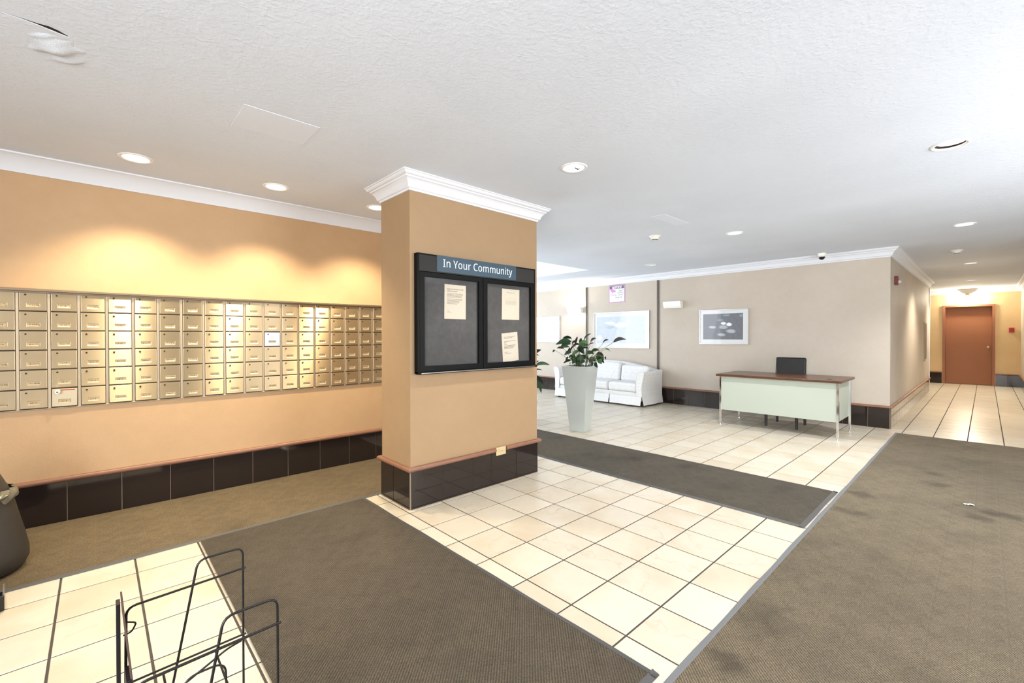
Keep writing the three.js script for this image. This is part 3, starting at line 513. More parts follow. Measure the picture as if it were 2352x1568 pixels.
// ---------- wire rack in the foreground ----------
{
  const xa = -1.452, xb = -1.118, r = 0.0030, t = thing('wire_rack', 'black wire magazine rack standing on the tiles in the foreground', 'rack', [(xa + xb) / 2, 0, -0.18]);
  const A = xa - (xa + xb) / 2, B = -A, zf = -0.122, zn = 0.138;  // far upright, near end
  for (const x of [A, B]) {
    part('end_frame', bentWire([[x, 0.004, zf], [x, 0.70, zf], [x, 0.70, -0.016], [x, 0.02, 0.108]], r, 0.022), M.blackWire, t);
    part('side_rail', bentWire([[x + 0.004, 0.642, zf - 0.006], [x + 0.004, 0.634, zn - 0.006], [x + 0.004, 0.004, zn]], r, 0.022), M.blackWire, t);
    part('shelf_rail', bentWire([[x + 0.004, 0.452, zf - 0.006], [x + 0.004, 0.444, zn]], r * 0.9, 0.01), M.blackWire, t);
    part('shelf_rail', bentWire([[x + 0.004, 0.18, zf - 0.006], [x + 0.004, 0.18, zn]], r * 0.9, 0.01), M.blackWire, t);
  }
  for (const [y, z] of [[0.43, -0.055], [0.43, 0.06], [0.18, -0.05], [0.18, 0.06], [0.02, zf], [0.02, 0.105]]) part('cross_wire', bentWire([[A, y, z], [B, y, z]], r * 0.9), M.blackWire, t);
  part('divider_hoop', bentWire([[A + 0.13, 0.18, -0.06], [A + 0.13, 0.475, -0.055], [A + 0.13, 0.475, 0.03], [A + 0.13, 0.18, 0.09]], r * 0.85, 0.03), M.blackWire, t);
  part('divider_hoop', bentWire([[A + 0.02, 0.445, zf + 0.01], [A + 0.085, 0.478, zf + 0.055], [A + 0.11, 0.43, 0.07]], r * 0.85, 0.02), M.blackWire, t);
  part('clip', rb(A + 0.05, A + 0.058, 0.43, 0.462, -0.045, -0.04, 0.002), M.clear, t);
  part('sign_plate', rb(A - 0.012, A + 0.02, 0.004, 0.655, zn + 0.005, zn + 0.013, 0.001, 1), M.blackPlastic, t);
  part('sign_plate', rb(A + 0.022, A + 0.09, 0.05, 0.50, zn - 0.012, zn - 0.002, 0.001, 1), M.blackPlastic, t);
  part('cardboard_sheet', rb(A - 0.005, A + 0.085, -0.13, 0.13, -0.0018, 0.0018, 0.0005, 1).rotateX(0.085).translate(0, 0.545, zn - 0.008), M.cardboard, t);
  part('hook', bentWire([[A + 0.004, 0.60, zn - 0.004], [A + 0.004, 0.59, zn - 0.026], [A + 0.004, 0.57, zn - 0.016], [A + 0.004, 0.568, zn]], 0.002, 0.008), M.blackWire, t);
}

// ---------- bin and things at the left edge ----------
{
  const t = thing('trash_bin', 'grey round trash bin with a crumpled bag rim at the left edge', 'trash bin', [-3.74, 0.008, 0.52]);
  part('body', lathe([[0, 0.0], [0.185, 0.0], [0.212, 0.018], [0.228, 0.055], [0.228, 0.10], [0.214, 0.18], [0.168, 0.40], [0.160, 0.44], [0.152, 0.44], [0.15, 0.40], [0, 0.08]], 0, 0, 0, 48), M.binPlastic, t);
  const r = rng(31), k = Array.from({ length: 40 }, () => r());
  part('bag_rim', grid(120, 14, (u, v) => { const a = u * Math.PI * 2, i = u * 39, w = k[Math.floor(i) % 40] * (1 - i % 1) + k[(Math.floor(i) + 1) % 40] * (i % 1), rr = 0.166 + Math.sin(v * Math.PI) * (0.010 + 0.022 * w) + 0.008 * Math.sin(a * 17 + v * 9), y = 0.395 + v * 0.06 + 0.018 * Math.sin(a * 7 + v * 4) * (1 - v) ; return [Math.cos(a) * rr, y, Math.sin(a) * rr]; }), M.bag, t);
  part('lid', lathe([[0.158, 0.43], [0.15, 0.455], [0.12, 0.53], [0.075, 0.58], [0, 0.6]], 0, 0, 0, 40), M.binPlastic, t);
}
{
  const t = thing('plastic_tray', 'small black tray with a tilted front at the lower left edge', 'tray', [-3.28, 0, 0.482], 0.1);
  part('tray_base', rb(-0.11, 0.11, 0.001, 0.012, -0.14, 0.14, 0.004), M.blackPlastic, t);
  part('tray_front', rb(-0.006, 0.006, 0, 0.085, -0.14, 0.14, 0.004).rotateZ(-0.35).translate(0.108, 0.004, 0), M.blackPlastic, t);
  for (const s of [-1, 1]) part('tray_side', new THREE.ExtrudeGeometry(new THREE.Shape([[-0.11, 0.005], [0.11, 0.005], [0.135, 0.08], [-0.11, 0.05]].map((p) => new THREE.Vector2(...p))), { depth: 0.006, bevelEnabled: false }).translate(0, 0, s > 0 ? 0.134 : -0.14), M.silver, t);
  const p = thing('paper_bundle', 'grey bundle of folded paper upright in the black tray', 'paper', [-3.29, 0.0125, 0.478], 0.1);
  for (let i = 0; i < 5; i++) part('folded_paper', rb(-0.05 + i * 0.018, -0.036 + i * 0.018, 0, 0.20 - 0.012 * ((i * 3) % 4), -0.10, 0.10, 0.005), M.paperGrey, p);
}
// ---------- planter and plants ----------
function leafGeo(base, tip, width, droop, roll, bendUp = 0.1) {      // blade from base to tip with a folded midrib
  const B = new THREE.Vector3(...base), Tp = new THREE.Vector3(...tip), d = Tp.clone().sub(B), L = d.length(), dir = d.clone().normalize();
  const side = new THREE.Vector3().crossVectors(dir, new THREE.Vector3(0, 1, 0)); if (side.lengthSq() < 1e-4) side.set(1, 0, 0); side.normalize().applyAxisAngle(dir, roll);
  const up = new THREE.Vector3().crossVectors(side, dir).normalize();
  return grid(6, 12, (u, v) => {
    const s = (u - 0.5) * 2, w = width / 2 * Math.pow(Math.sin(Math.PI * Math.min(1, 0.04 + 0.96 * Math.pow(v, 0.85))), 0.75) * (v > 0.985 ? 0.15 : 1);
    const q = B.clone().addScaledVector(dir, v * L).addScaledVector(side, s * w).addScaledVector(up, Math.abs(s) * w * 0.32 + bendUp * L * Math.sin(Math.PI * v) - droop * L * v * v * 0);
    q.y -= droop * L * (v * v - v); return [q.x, q.y, q.z];
  });
}
const leafMats = [[44, 72, 46], [58, 96, 58], [30, 48, 36], [92, 130, 92], [66, 60, 56], [98, 108, 56], [52, 42, 40], [76, 126, 66]].map(([r, g, b]) => phys({ color: C(r, g, b), roughness: 0.34, side: THREE.DoubleSide, specularIntensity: 0.5 }));
{
  const yaw = 0.225, H = 0.895, t = thing('planter', 'tall tapering glossy grey planter beside the runner mat', 'planter', [-3.806, 0, -4.864], 0);
  const box = (s0, s1, y0, y1) => { const g = new THREE.CylinderGeometry(s1 / Math.SQRT2, s0 / Math.SQRT2, y1 - y0, 4, 1, true); g.rotateY(Math.PI / 4); g.translate(0, (y0 + y1) / 2, 0); const n = g.toNonIndexed(); n.computeVertexNormals(); return n; };
  const flat = (s, y) => { const g = new THREE.PlaneGeometry(s, s); g.rotateX(-Math.PI / 2); g.translate(0, y, 0); return g; };
  const rim = new THREE.ExtrudeGeometry((() => { const s = new THREE.Shape([[-0.185, -0.185], [0.185, -0.185], [0.185, 0.185], [-0.185, 0.185]].map((p) => new THREE.Vector2(...p))); s.holes.push(new THREE.Path([[-0.168, -0.168], [-0.168, 0.168], [0.168, 0.168], [0.168, -0.168]].map((p) => new THREE.Vector2(...p)))); return s; })(), { depth: 0.012, bevelEnabled: true, bevelThickness: 0.003, bevelSize: 0.003, bevelSegments: 2 }); rim.rotateX(-Math.PI / 2); rim.translate(0, H - 0.014, 0);
  part('pot_wall', [box(0.208, 0.37, 0.006, H - 0.005), box(0.20, 0.207, 0, 0.006), flat(0.208, 0.006)].map((g) => g.rotateY(yaw)), M.glaze, t);
  part('inner_wall', box(0.18, 0.336, 0.02, H - 0.004).rotateY(yaw), M.glaze, t);
  part('rim', rim.rotateY(yaw), M.glaze, t);
  part('soil', flat(0.33, H - 0.035).rotateY(yaw), M.soil, t);
  // the plant: every blade listed as [base u, v, tip u, v, width, tone] in units of 0.5 mm on a vertical plane through the pot, spread in depth by the seed
  const plant = thing('potted_plant', 'leafy green and bronze plant in the tall grey planter', 'plant', [-3.806, H - 0.033, -4.864], CAM.yaw), r = rng(77), k = 0.000483;
  const blades = [[1870, 460, 2240, 390, 120, 4], [1550, 510, 1735, 395, 95, 4], [1225, 465, 1365, 350, 100, 4], [1040, 410, 1235, 215, 60, 0], [825, 530, 905, 300, 55, 6], [930, 465, 985, 345, 60, 6], [680, 350, 420, 350, 80, 2], [690, 440, 235, 530, 130, 0], [690, 500, 400, 590, 130, 0], [660, 600, 400, 640, 80, 7], [480, 640, 270, 630, 60, 4], [235, 688, 158, 750, 45, 0], [930, 545, 1195, 435, 105, 7], [890, 630, 1215, 540, 110, 1], [1180, 600, 1400, 490, 55, 6], [680, 790, 870, 560, 140, 6], [860, 590, 1060, 800, 130, 2], [930, 705, 705, 890, 100, 3], [1265, 750, 1500, 695, 110, 0], [1480, 750, 1640, 1005, 120, 2], [1400, 890, 1610, 1055, 100, 2], [1640, 655, 1808, 745, 60, 1], [690, 740, 505, 835, 100, 0], [590, 790, 655, 610, 70, 2], [1350, 790, 1090, 810, 130, 0], [1160, 850, 985, 985, 95, 5], [1260, 890, 1400, 1010, 90, 5], [580, 870, 500, 995, 45, 2], [700, 975, 465, 1065, 60, 2], [740, 860, 620, 910, 80, 0], [1150, 620, 955, 660, 60, 2], [760, 560, 1010, 540, 60, 2], [720, 505, 880, 410, 60, 6], [1430, 830, 1560, 830, 70, 2], [1600, 900, 1660, 950, 90, 2], [700, 1020, 660, 1150, 60, 3]];
  for (let i = 0; i < 26; i++) { const u = 640 + r() * 850, v = 820 + r() * 230, a = r() * 6.28; blades.push([u, v, u + Math.cos(a) * 190, v + 60 + Math.abs(Math.sin(a)) * 90, 90 + r() * 50, [0, 2, 2, 1, 5, 0][(r() * 6) | 0]]); }
  blades.forEach(([u0, v0, u1, v1, w, tone], i) => {
    const z0 = (r() - 0.5) * 0.20, z1 = z0 + (r() - 0.5) * 0.12, B = [(u0 - 945) * k, (1137 - v0) * k + 0.03, z0], E = [(u1 - 945) * k, (1137 - v1) * k + 0.03, z1];
    const rx = Math.max(-0.125, Math.min(0.125, (u0 - 945) * k * 0.42 + (r() - 0.5) * 0.07)), rz = Math.max(-0.1, Math.min(0.1, z0 * 0.8));
    part('leaf', leafGeo(B, E, w * k * 1.25, 0.18, (r() < 0.5 ? 1 : -1) * (0.65 + r() * 0.6)), leafMats[tone], plant);
    part('stem', tube([[rx, 0, rz], [rx * 0.8 + B[0] * 0.2, B[1] * 0.5, rz * 0.5 + z0 * 0.5], B], 0.0024, false, 14, 6), M.stem, plant);
  });
}
{
  const c = [-4.80, 0, -4.86], t = thing('planter_pot', 'low dark pot hidden behind the pillar under a second plant', 'planter', c);
  part('pot_wall', lathe([[0, 0], [0.10, 0], [0.135, 0.28], [0.14, 0.3], [0.128, 0.3], [0.118, 0.26], [0, 0.26]], 0, 0, 0, 32), M.glaze, t);
  const p = thing('potted_plant', 'few green leaves of a second plant peeping from behind the pillar', 'plant', [c[0], 0.262, c[2]], CAM.yaw), r = rng(15);
  for (const [u0, y0, u1, y1, w, tone] of [[0.10, 0.585, 0.335, 0.59, 0.075, 3], [0.05, 0.74, 0.20, 0.83, 0.07, 2], [0.04, 0.73, 0.165, 0.745, 0.04, 2], [0.03, 0.55, 0.165, 0.66, 0.06, 2], [0.06, 0.50, 0.22, 0.51, 0.03, 2], [0.05, 0.42, 0.23, 0.31, 0.08, 2], [0.10, 0.38, 0.19, 0.17, 0.07, 1], [0.15, 0.34, 0.235, 0.27, 0.03, 2], [-0.05, 0.6, -0.25, 0.7, 0.08, 0], [-0.04, 0.5, -0.24, 0.45, 0.08, 1], [0, 0.6, -0.08, 0.85, 0.08, 0], [0, 0.4, 0.1, 0.1, 0.05, 2]]) {
    const z = (r() - 0.5) * 0.14; part('leaf', leafGeo([u0, y0, z], [u1, y1, z + (r() - 0.5) * 0.06], w, 0.15, 0.5 + r() * 0.6), leafMats[tone], p);
    part('stem', tube([[u0 * 0.15, 0, z * 0.3], [u0 * 0.4, y0 * 0.6, z * 0.7], [u0, y0, z]], 0.0028, false, 12, 6), M.stem, p);
  }
}

// ---------- sofa ----------
{
  const cx = -5.29, zb = -8.0, zf = -7.235, HW = 1.03, t = thing('sofa', 'white damask three-seat sofa with a pleated skirt against the back wall', 'sofa', [cx, 0, 0]);
  const cush = (x0, x1, y0, y1, z0, z1, puff, ry = 0) => {   // soft box: rounded, slightly swollen
    const g = new RoundedBoxGeometry(x1 - x0, y1 - y0, z1 - z0, 6, 0.045), p = g.attributes.position, hx = (x1 - x0) / 2, hy = (y1 - y0) / 2, hz = (z1 - z0) / 2;
    for (let i = 0; i < p.count; i++) { const a = p.getX(i) / hx, b = p.getY(i) / hy, c = p.getZ(i) / hz, k = (1 - a * a) * (1 - b * b), m = (1 - a * a) * (1 - c * c); p.setZ(i, p.getZ(i) + Math.sign(c) * puff * k); p.setY(i, p.getY(i) + Math.sign(b) * puff * 0.8 * m); }
    g.computeVertexNormals(); g.rotateX(ry); g.translate((x0 + x1) / 2, (y0 + y1) / 2, (z0 + z1) / 2); return uvm(g);
  };
  // camel back: height follows a hump, falling to the arms
  const backTop = (x) => 0.63 + 0.165 * Math.pow(Math.cos(Math.min(1, Math.abs(x) / HW) * Math.PI / 2), 1.0);
  const s = new THREE.Shape(); s.moveTo(-HW, 0.19); for (let i = 0; i <= 40; i++) { const x = -HW + i / 40 * 2 * HW; s.lineTo(x, backTop(x)); } s.lineTo(HW, 0.19); s.lineTo(-HW, 0.19);
  part('back', uvm(new THREE.ExtrudeGeometry(s, { depth: 0.14, bevelEnabled: true, bevelThickness: 0.022, bevelSize: 0.02, bevelOffset: -0.02, bevelSegments: 4 }).translate(0, 0, zb + 0.022)), M.sofa, t);
  part('frame', rb(-HW + 0.02, HW - 0.02, 0.10, 0.262, zb + 0.02, zf - 0.01, 0.02), M.sofa, t);
  for (const sd of [-1, 1]) {                     // arms flare outwards and rise to the back
    const g = grid(24, 16, (u, v) => {
      const z = zf + (zb + 0.08 - zf) * v, rise = 0.01 + 0.02 * Math.pow(v, 1.5), a = u;          // around the section: inside bottom, inside top, outside top, outside bottom
      const pts = [[0.935, 0.20], [0.925, 0.42], [0.935, 0.555 + rise], [0.965, 0.605 + rise], [1.02, 0.628 + rise], [1.075, 0.622 + rise], [1.068, 0.57], [1.035, 0.42], [1.028, 0.30], [1.035, 0.195]];
      const f = a * (pts.length - 1), i = Math.min(pts.length - 2, Math.floor(f)), k = f - i, x = pts[i][0] + (pts[i + 1][0] - pts[i][0]) * k, y = pts[i][1] + (pts[i + 1][1] - pts[i][1]) * k;
      return [sd * x, y, z];
    });
    const face = new THREE.Shape([[0.935, 0.20], [0.925, 0.42], [0.935, 0.565], [0.965, 0.615], [1.02, 0.638], [1.075, 0.632], [1.068, 0.57], [1.035, 0.42], [1.028, 0.30], [1.035, 0.195]].map(([x, y]) => new THREE.Vector2(sd * x, y)));
    const fg = new THREE.ExtrudeGeometry(face, { depth: 0.012, bevelEnabled: true, bevelThickness: 0.006, bevelSize: 0.004, bevelSegments: 2 }); fg.translate(0, 0, zf - 0.008);
    part('arm', [uvm(g), uvm(fg)], M.sofa, t);
    part('piping', tube([[0.93, 0.21], [0.921, 0.42], [0.931, 0.567], [0.963, 0.619], [1.02, 0.643], [1.08, 0.636], [1.073, 0.57], [1.04, 0.42], [1.033, 0.30], [1.04, 0.2]].map(([x, y]) => [sd * x, y, zf + 0.011]), 0.0045, false, 60, 6), M.sofa, t);
  }
  for (let i = 0; i < 3; i++) {
    const a = -0.925 + i * 0.6167;
    part('seat_cushion', cush(a + 0.004, a + 0.612, 0.262, 0.425, zb + 0.20, zf + 0.015 + (i === 2 ? 0.006 : 0), 0.014), M.sofa, t);
    part('back_cushion', cush(a + 0.01, a + 0.607, 0.40, i === 1 ? 0.765 : 0.715, zb + 0.15, zb + 0.35, 0.02, -0.16), M.sofa, t);
  }
  // skirt: flared panels with open pleats
  const panel = (x0, z0, x1, z1, ox, oz, ph) => grid(20, 6, (u, v) => { const y = 0.032 + 0.158 * v, f = (1 - v) * 0.03 + (1 - v) * 0.006 * Math.sin(u * 9 + ph), tu = 0.012 * (1 - v) * (Math.pow(1 - u, 8) - Math.pow(u, 8)); return [x0 + (x1 - x0) * (u + tu) + ox * f, y, z0 + (z1 - z0) * (u + tu) + oz * f]; });
  for (let i = 0; i < 3; i++) { const a = -1.03 + i * 0.69; part('skirt', panel(a + (i ? 0.008 : 0), zf + 0.012, a + 0.682, zf + 0.012, 0, 1, i), M.sofa, t); }
  part('skirt', panel(1.036, zf - 0.002, 1.036, zb + 0.03, 1, 0, 3), M.sofa, t); part('skirt', panel(-1.036, zb + 0.03, -1.036, zf - 0.002, -1, 0, 4), M.sofa, t);
  part('skirt_piping', [tube([[-1.036, 0.193, zf + 0.012], [0, 0.193, zf + 0.013], [1.036, 0.193, zf + 0.012]], 0.004, false, 20, 6), tube([[1.036, 0.193, zf + 0.012], [1.037, 0.193, -7.6], [1.036, 0.193, zb + 0.03]], 0.004, false, 12, 6)], M.sofa, t);
  for (const x of [-0.97, 0.97]) for (const z of [zf - 0.05, zb + 0.1]) part('leg', rb(x - 0.025, x + 0.025, 0, 0.11, z - 0.025, z + 0.025, 0.004), M.leg, t);
}

// ---------- desk and chair ----------
{
  const x0 = -2.665, x1 = -1.25, z0 = -7.46, z1 = -6.725, t = thing('office_desk', 'steel desk with a pale green panel, chrome legs and brown top', 'desk', [0, 0, 0]);
  part('desktop', uvm(rb(x0 - 0.05, x1 + 0.045, 0.712, 0.744, z0 - 0.045, z1 + 0.05, 0.006)), M.deskWood, t);
  part('modesty_panel', rb(x0 + 0.012, x1 - 0.012, 0.218, 0.711, z1 - 0.03, z1 - 0.005, 0.003), M.deskPaint, t);
  part('side_panel', rb(x1 - 0.022, x1 - 0.004, 0.218, 0.711, z0 + 0.02, z1 - 0.035, 0.003), M.deskPaint, t);
  part('side_panel', rb(x0 + 0.004, x0 + 0.022, 0.218, 0.711, z0 + 0.02, z1 - 0.035, 0.003), M.deskPaint, t);
  for (const [a, b] of [[x0 + 0.025, x0 + 0.36], [x1 - 0.36, x1 - 0.025]]) { const d = part('drawer_box', rb(a, b, 0.25, 0.705, z0 + 0.02, z1 - 0.04, 0.003), M.deskPaint, t); part('drawer_handle', rb((a + b) / 2 - 0.05, (a + b) / 2 + 0.05, 0.6, 0.612, z0 + 0.005, z0 + 0.02, 0.003), M.chrome, d); }
  for (const x of [x0 - 0.012, x1 - 0.013]) for (const z of [z0 - 0.004, z1 - 0.02]) { const l = part('leg', rb(x, x + 0.027, 0.014, 0.711, z, z + 0.027, 0.003), M.chrome, t); part('foot', cyl(0.012, 0.014, 0.014, x + 0.0135, 0.007, z + 0.0135, 16), M.chrome, l); }
  part('grommet', lathe([[0.03, 0.744], [0.03, 0.747], [0.0, 0.7475]], -1.36, 0, -6.86, 24), M.blackPlastic, t);
}
{
  const cx = -1.97, t = thing('side_chair', 'black leather chair standing behind the desk', 'chair', [cx, 0, -7.3]), w = 0.19;
  const back = new RoundedBoxGeometry(0.385, 0.56, 0.06, 5, 0.024), p = back.attributes.position;
  for (let i = 0; i < p.count; i++) { const a = p.getX(i) / 0.1925, b = p.getY(i) / 0.28; p.setZ(i, p.getZ(i) + Math.sign(p.getZ(i)) * 0.012 * (1 - a * a) * (1 - b * b) - 0.02 * (1 - a * a)); }
  back.computeVertexNormals(); back.rotateX(-0.07); back.translate(0, 0.70, -0.235);
  part('backrest', back, M.leather, t);
  part('piping', tube([[-0.186, 0.5, -0.19], [-0.19, 0.74, -0.2], [-0.186, 0.955, -0.222], [-0.17, 0.974, -0.225], [0.17, 0.974, -0.225], [0.186, 0.955, -0.222], [0.19, 0.74, -0.2], [0.186, 0.5, -0.19]], 0.004, false, 80, 6, 0.3), M.leather, t);
  part('seat', rb(-0.2, 0.2, 0.37, 0.47, -0.235, 0.25, 0.03, 4), M.leather, t);
  for (const [x, z] of [[-w, 0.235], [w, 0.225], [-w + 0.01, -0.235], [w - 0.01, -0.235]]) part('leg', new THREE.CylinderGeometry(0.027, 0.02, 0.375, 4).rotateY(Math.PI / 4).translate(x, 0.1875, z), M.leg, t);
}

// ---------- pictures and signs on the back wall ----------
function picture(name, label, x0, x1, y0, y1, ix0, ix1, iy0, iy1, map) {
  const t = thing(name, label, 'picture', [(x0 + x1) / 2, 0, BZ], 0, 'framed pictures on the back wall'), c = (x0 + x1) / 2, f = 0.014, L = x0 - c, R = x1 - c;
  part('frame', [rb(L, R, y1 - f, y1, 0.001, 0.03, 0.002), rb(L, R, y0, y0 + f, 0.001, 0.03, 0.002), rb(L, L + f, y0 + f, y1 - f, 0.001, 0.03, 0.002), rb(R - f, R, y0 + f, y1 - f, 0.001, 0.03, 0.002)], M.silver, t);
  const s = new THREE.Shape([[L + f / 2, y0 + f / 2], [R - f / 2, y0 + f / 2], [R - f / 2, y1 - f / 2], [L + f / 2, y1 - f / 2]].map((p) => new THREE.Vector2(...p)));
  s.holes.push(new THREE.Path([[ix0 - c, iy0], [ix0 - c, iy1], [ix1 - c, iy1], [ix1 - c, iy0]].map((p) => new THREE.Vector2(...p))));
  part('mount', new THREE.ExtrudeGeometry(s, { depth: 0.003, bevelEnabled: false }).translate(0, 0, 0.012), M.matBoard, t);
  part('print', new THREE.PlaneGeometry(ix1 - ix0 + 0.004, iy1 - iy0 + 0.004).translate((ix0 + ix1) / 2 - c, (iy0 + iy1) / 2, 0.011), std({ map, roughness: 0.8 }), t);
  part('glass', bx(L + f / 2, R - f / 2, y0 + f / 2, y1 - f / 2, 0.019, 0.0205), M.pane, t);
}
const soft = (seed, base, blobs, streak) => canvasTex(512, 320, (g, w, h) => {
  const r = rng(seed); g.fillStyle = base; g.fillRect(0, 0, w, h);
  for (let i = 0; i < 900; i++) { const v = streak[0] + r() * streak[1]; g.fillStyle = `rgba(${v},${v + 4},${v + 10},0.10)`; g.beginPath(); g.ellipse(r() * w, r() * h, 6 + r() * 26, 3 + r() * 9, r() * 3, 0, 7); g.fill(); }
  for (const [x, y, a, b, c, al] of blobs) for (let k = 0; k < 14; k++) { g.fillStyle = c.replace('A', (al * 0.25).toFixed(3)); g.beginPath(); g.ellipse(x * w + (r() - 0.5) * a * 120, y * h + (r() - 0.5) * b * 90, a * w * (0.55 + r() * 0.5), b * h * (0.5 + r() * 0.5), (r() - 0.5) * 0.4, 0, 7); g.fill(); }
});
picture('framed_picture', 'framed grey print of pale floating blotches on the wall above the desk', -3.568, -2.732, 1.152, 1.768, -3.500, -2.819, 1.237, 1.692, soft(61, '#72757c', [[0.24, 0.52, 0.10, 0.05, 'rgba(190,194,200,A)', 0.8], [0.52, 0.52, 0.12, 0.08, 'rgba(180,184,192,A)', 0.8], [0.71, 0.68, 0.13, 0.08, 'rgba(186,190,196,A)', 0.8], [0.47, 0.81, 0.11, 0.07, 'rgba(184,188,194,A)', 0.8], [0.52, 0.38, 0.07, 0.06, 'rgba(240,242,246,A)', 1], [0.66, 0.42, 0.07, 0.07, 'rgba(240,242,246,A)', 1], [0.60, 0.07, 0.10, 0.04, 'rgba(140,162,178,A)', 0.7], [0.95, 0.1, 0.05, 0.06, 'rgba(140,158,170,A)', 0.6], [0.44, 0.25, 0.10, 0.05, 'rgba(140,160,176,A)', 0.5]], [80, 60]));
picture('framed_picture', 'large wide framed pale blue print on the wall above the sofa', -5.909, -4.567, 1.049, 1.811, -5.827, -4.662, 1.150, 1.711, soft(62, '#c2ccd6', [[0.05, 0.8, 0.06, 0.12, 'rgba(225,234,240,A)', 0.8], [0.5, 0.32, 0.16, 0.09, 'rgba(226,226,226,A)', 0.8], [0.28, 0.24, 0.12, 0.05, 'rgba(230,234,238,A)', 0.7], [0.3, 0.4, 0.1, 0.07, 'rgba(176,190,204,A)', 0.6]], [180, 50]));
picture('framed_picture', 'framed grey sketchy print partly hidden behind the pillar', -8.25, -6.905, 1.150, 1.774, -8.16, -7.00, 1.224, 1.714, soft(63, '#d3d5da', [[0.8, 0.5, 0.08, 0.3, 'rgba(160,164,176,A)', 0.6], [0.6, 0.6, 0.1, 0.2, 'rgba(190,194,204,A)', 0.6], [0.9, 0.3, 0.05, 0.2, 'rgba(166,170,182,A)', 0.5]], [150, 100]));
{
  const map = canvasTex(400, 382, (g, w, h) => {
    g.fillStyle = '#b287b0'; g.fillRect(0, 0, w, h); g.fillStyle = '#f2f1f4'; g.fillRect(18, 24, w - 40, h - 42);
    g.fillStyle = '#615f6a'; g.fillRect(20, 26, w - 44, 66);
    g.fillStyle = '#ffffff'; g.font = 'bold 66px sans-serif'; g.save(); g.transform(1, 0, -0.18, 1, 76, 84); g.scale(238 / g.measureText('NOTICE').width, 1); g.fillText('NOTICE', 0, 0); g.restore();
    g.fillStyle = '#d978cf'; g.beginPath(); g.moveTo(34, 90); g.lineTo(62, 82); g.lineTo(150, 122); g.lineTo(112, 164); g.lineTo(84, 178); g.lineTo(74, 150); g.lineTo(44, 134); g.fill();
    g.fillStyle = '#8b8894'; g.beginPath(); g.moveTo(150, 118); g.lineTo(184, 132); g.lineTo(150, 160); g.lineTo(118, 164); g.fill(); g.lineWidth = 10; g.strokeStyle = '#a9b0b4'; g.beginPath(); g.moveTo(88, 178); g.quadraticCurveTo(70, 205, 34, 196); g.stroke();
    const line = (s, x, y, px, wide) => { g.fillStyle = '#68666f'; g.font = 'bold ' + px + 'px sans-serif'; g.save(); g.translate(x, y); g.scale(wide / g.measureText(s).width, 1); g.fillText(s, 0, 0); g.restore(); };
    line('24/7', 240, 150, 50, 122); line('VIDEO', 212, 192, 42, 150); line('SURVEILLANCE', 42, 234, 40, 318); line('SMILE', 158, 292, 50, 168);
    g.fillStyle = '#a9a6b0'; for (let i = 0; i < 9; i++) g.fillRect(156 + i * 18, 304, 13, 5); g.fillStyle = '#b3b0ba'; g.fillRect(150, 334, 190, 2); for (let i = 0; i < 7; i++) g.fillRect(150 + i * 17, 346, 12, 5); g.fillStyle = '#8d5aa0'; g.fillRect(276, 340, 12, 12); g.fillRect(294, 344, 48, 6);
  });
  const t = thing('wall_sign', 'square white and mauve surveillance notice with NOTICE across its top', 'sign', [-5.331, 2.200, BZ + 0.001]);
  const p = part('sign_plate', rb(-0.199, 0.199, -0.191, 0.191, 0, 0.004, 0.001, 1), M.white, t);
  part('print', new THREE.PlaneGeometry(0.397, 0.381).translate(0, 0, 0.0048), std({ map, roughness: 0.45 }), p);
}
// wall sconces: a plain curved trough open above and below
function sconce(label, x, y, w, lit) {
  const t = thing('wall_sconce', label, 'wall lamp', [x, y, BZ], 0, 'trough wall lamps'), h = 0.13;
  const pr = Array.from({ length: 9 }, (_, i) => { const a = i / 8; return [0.112 - 0.045 * Math.pow(1 - a, 2.0), -h / 2 + h * a]; });
  const shell = new THREE.Shape(); shell.moveTo(0.075, -h / 2); pr.forEach(([z, yy]) => shell.lineTo(z, yy)); shell.lineTo(0.104, h / 2); [...pr].reverse().forEach(([z, yy]) => shell.lineTo(z - 0.008, yy)); 
  const g = new THREE.ExtrudeGeometry(shell, { depth: w, bevelEnabled: false }); g.rotateY(-Math.PI / 2); g.translate(w / 2, 0, 0);
  part('front_shell', g, M.plastic, t);
  for (const s of [-1, 1]) { const e = new THREE.Shape([[0.002, h / 2], [0.104, h / 2], ...[...pr].reverse().map(([z, yy]) => [z - 0.006, yy]), [0.002, -h / 2]].map((p) => new THREE.Vector2(...p))); const q = new THREE.ExtrudeGeometry(e, { depth: 0.006, bevelEnabled: false }); q.rotateY(-Math.PI / 2); q.translate(s > 0 ? w / 2 : -w / 2 + 0.006, 0, 0); part('end_cap', q, M.plastic, t); }
  part('wall_plate', rb(-w / 2 + 0.01, w / 2 - 0.01, -h / 2 + 0.01, h / 2 - 0.01, 0.001, 0.008, 0.002), M.plastic, t);
  const lamp = part('lamp_tube', cyl(0.016, 0.016, w * 0.7, 0, 0.012, 0.055, 18, 'x'), lit ? M.glow : M.lensOff, t);
  if (lit) for (const s of [-1, 1]) { const l = new THREE.PointLight(rgb(LIGHT.sconce[1]), LIGHT.sconce[0] / 2, 0, 2); l.position.set(x + s * w * 0.2, y + 0.012, BZ + 0.055); l.shadow.radius = 0.7; l.castShadow = true; l.name = 'sconce_light'; scene.add(l); }
}
sconce('lit trough wall lamp glowing beside the left wall strip', -6.42, 1.89, 0.40, true);
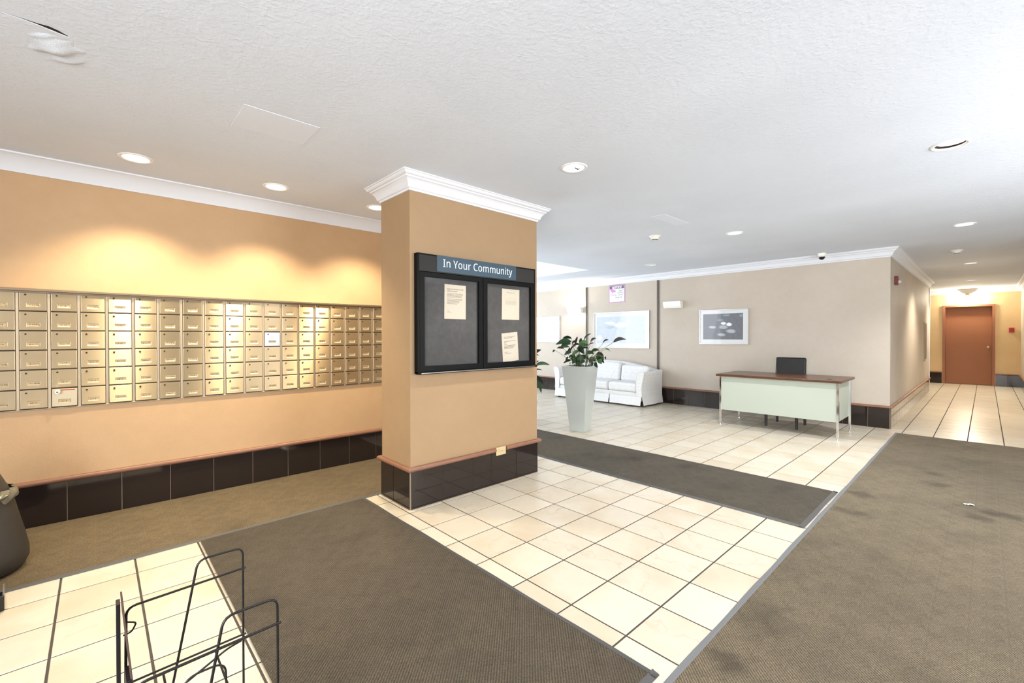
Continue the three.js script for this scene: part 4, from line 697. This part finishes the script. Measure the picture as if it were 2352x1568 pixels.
sconce('unlit white trough wall lamp right of the second wall strip', -4.06, 1.89, 0.345, false);

// ---------- hall fittings ----------
{
  const t = thing('alarm_strobe', 'dark red fire alarm strobe high at the hall corner', 'fire alarm', [CX, 2.10, -8.5], Math.PI / 2);
  part('housing', rb(-0.058, 0.058, -0.062, 0.062, 0, 0.04, 0.006), M.darkRed, t);
  part('strobe_lens', lathe([[0, 0.034], [0.014, 0.032], [0.022, 0.02], [0.024, 0]], 0, 0, 0, 24).rotateX(Math.PI / 2).translate(0.012, -0.018, 0.04), M.clear, t);
}
{
  const t = thing('alarm_pull', 'small bright red alarm pull box on the wall right of the hall door', 'fire alarm', [0.445, 1.43, EZ]);
  part('box', rb(-0.045, 0.045, -0.06, 0.06, 0, 0.05, 0.006), M.red, t); part('pull_bar', rb(-0.03, 0.03, -0.005, 0.012, 0.05, 0.062, 0.003), M.darkRed, t);
}
{
  const t = thing('wall_cabinet', 'tall narrow recessed grey-brown wall cabinet near the end of the hall', 'cabinet', [CX, 1.18, -13.2], Math.PI / 2);
  part('cabinet_frame', rb(-0.30, 0.30, -0.41, 0.41, 0, 0.012, 0.003), M.wall, t); part('cabinet_door', rb(-0.245, 0.245, -0.385, 0.385, 0.010, 0.018, 0.003), M.stripMetal, t);
}
{
  const t = thing('door_lamp', 'small glowing lamp on the wall just above the hall door', 'wall lamp', [-0.33, 2.345, EZ]);
  part('canopy', lathe([[0, 0.04], [0.035, 0.036], [0.052, 0.024], [0.058, 0.004], [0.054, 0.004]], 0, 0, 0.09), M.ivory, t);
  part('bracket', rb(-0.02, 0.02, 0.005, 0.03, 0, 0.08, 0.004), M.ivory, t);
  part('bulb', new THREE.SphereGeometry(0.035, 20, 14).translate(0, -0.02, 0.09), M.glow, t);
  const l = new THREE.PointLight(rgb(LIGHT.doorLamp[1]), LIGHT.doorLamp[0], 0, 2); l.position.set(-0.33, 2.325, EZ + 0.09); l.shadow.radius = 1.7; l.castShadow = true; l.name = 'door_lamp_light'; scene.add(l);
}

renderer.render(scene, camera);
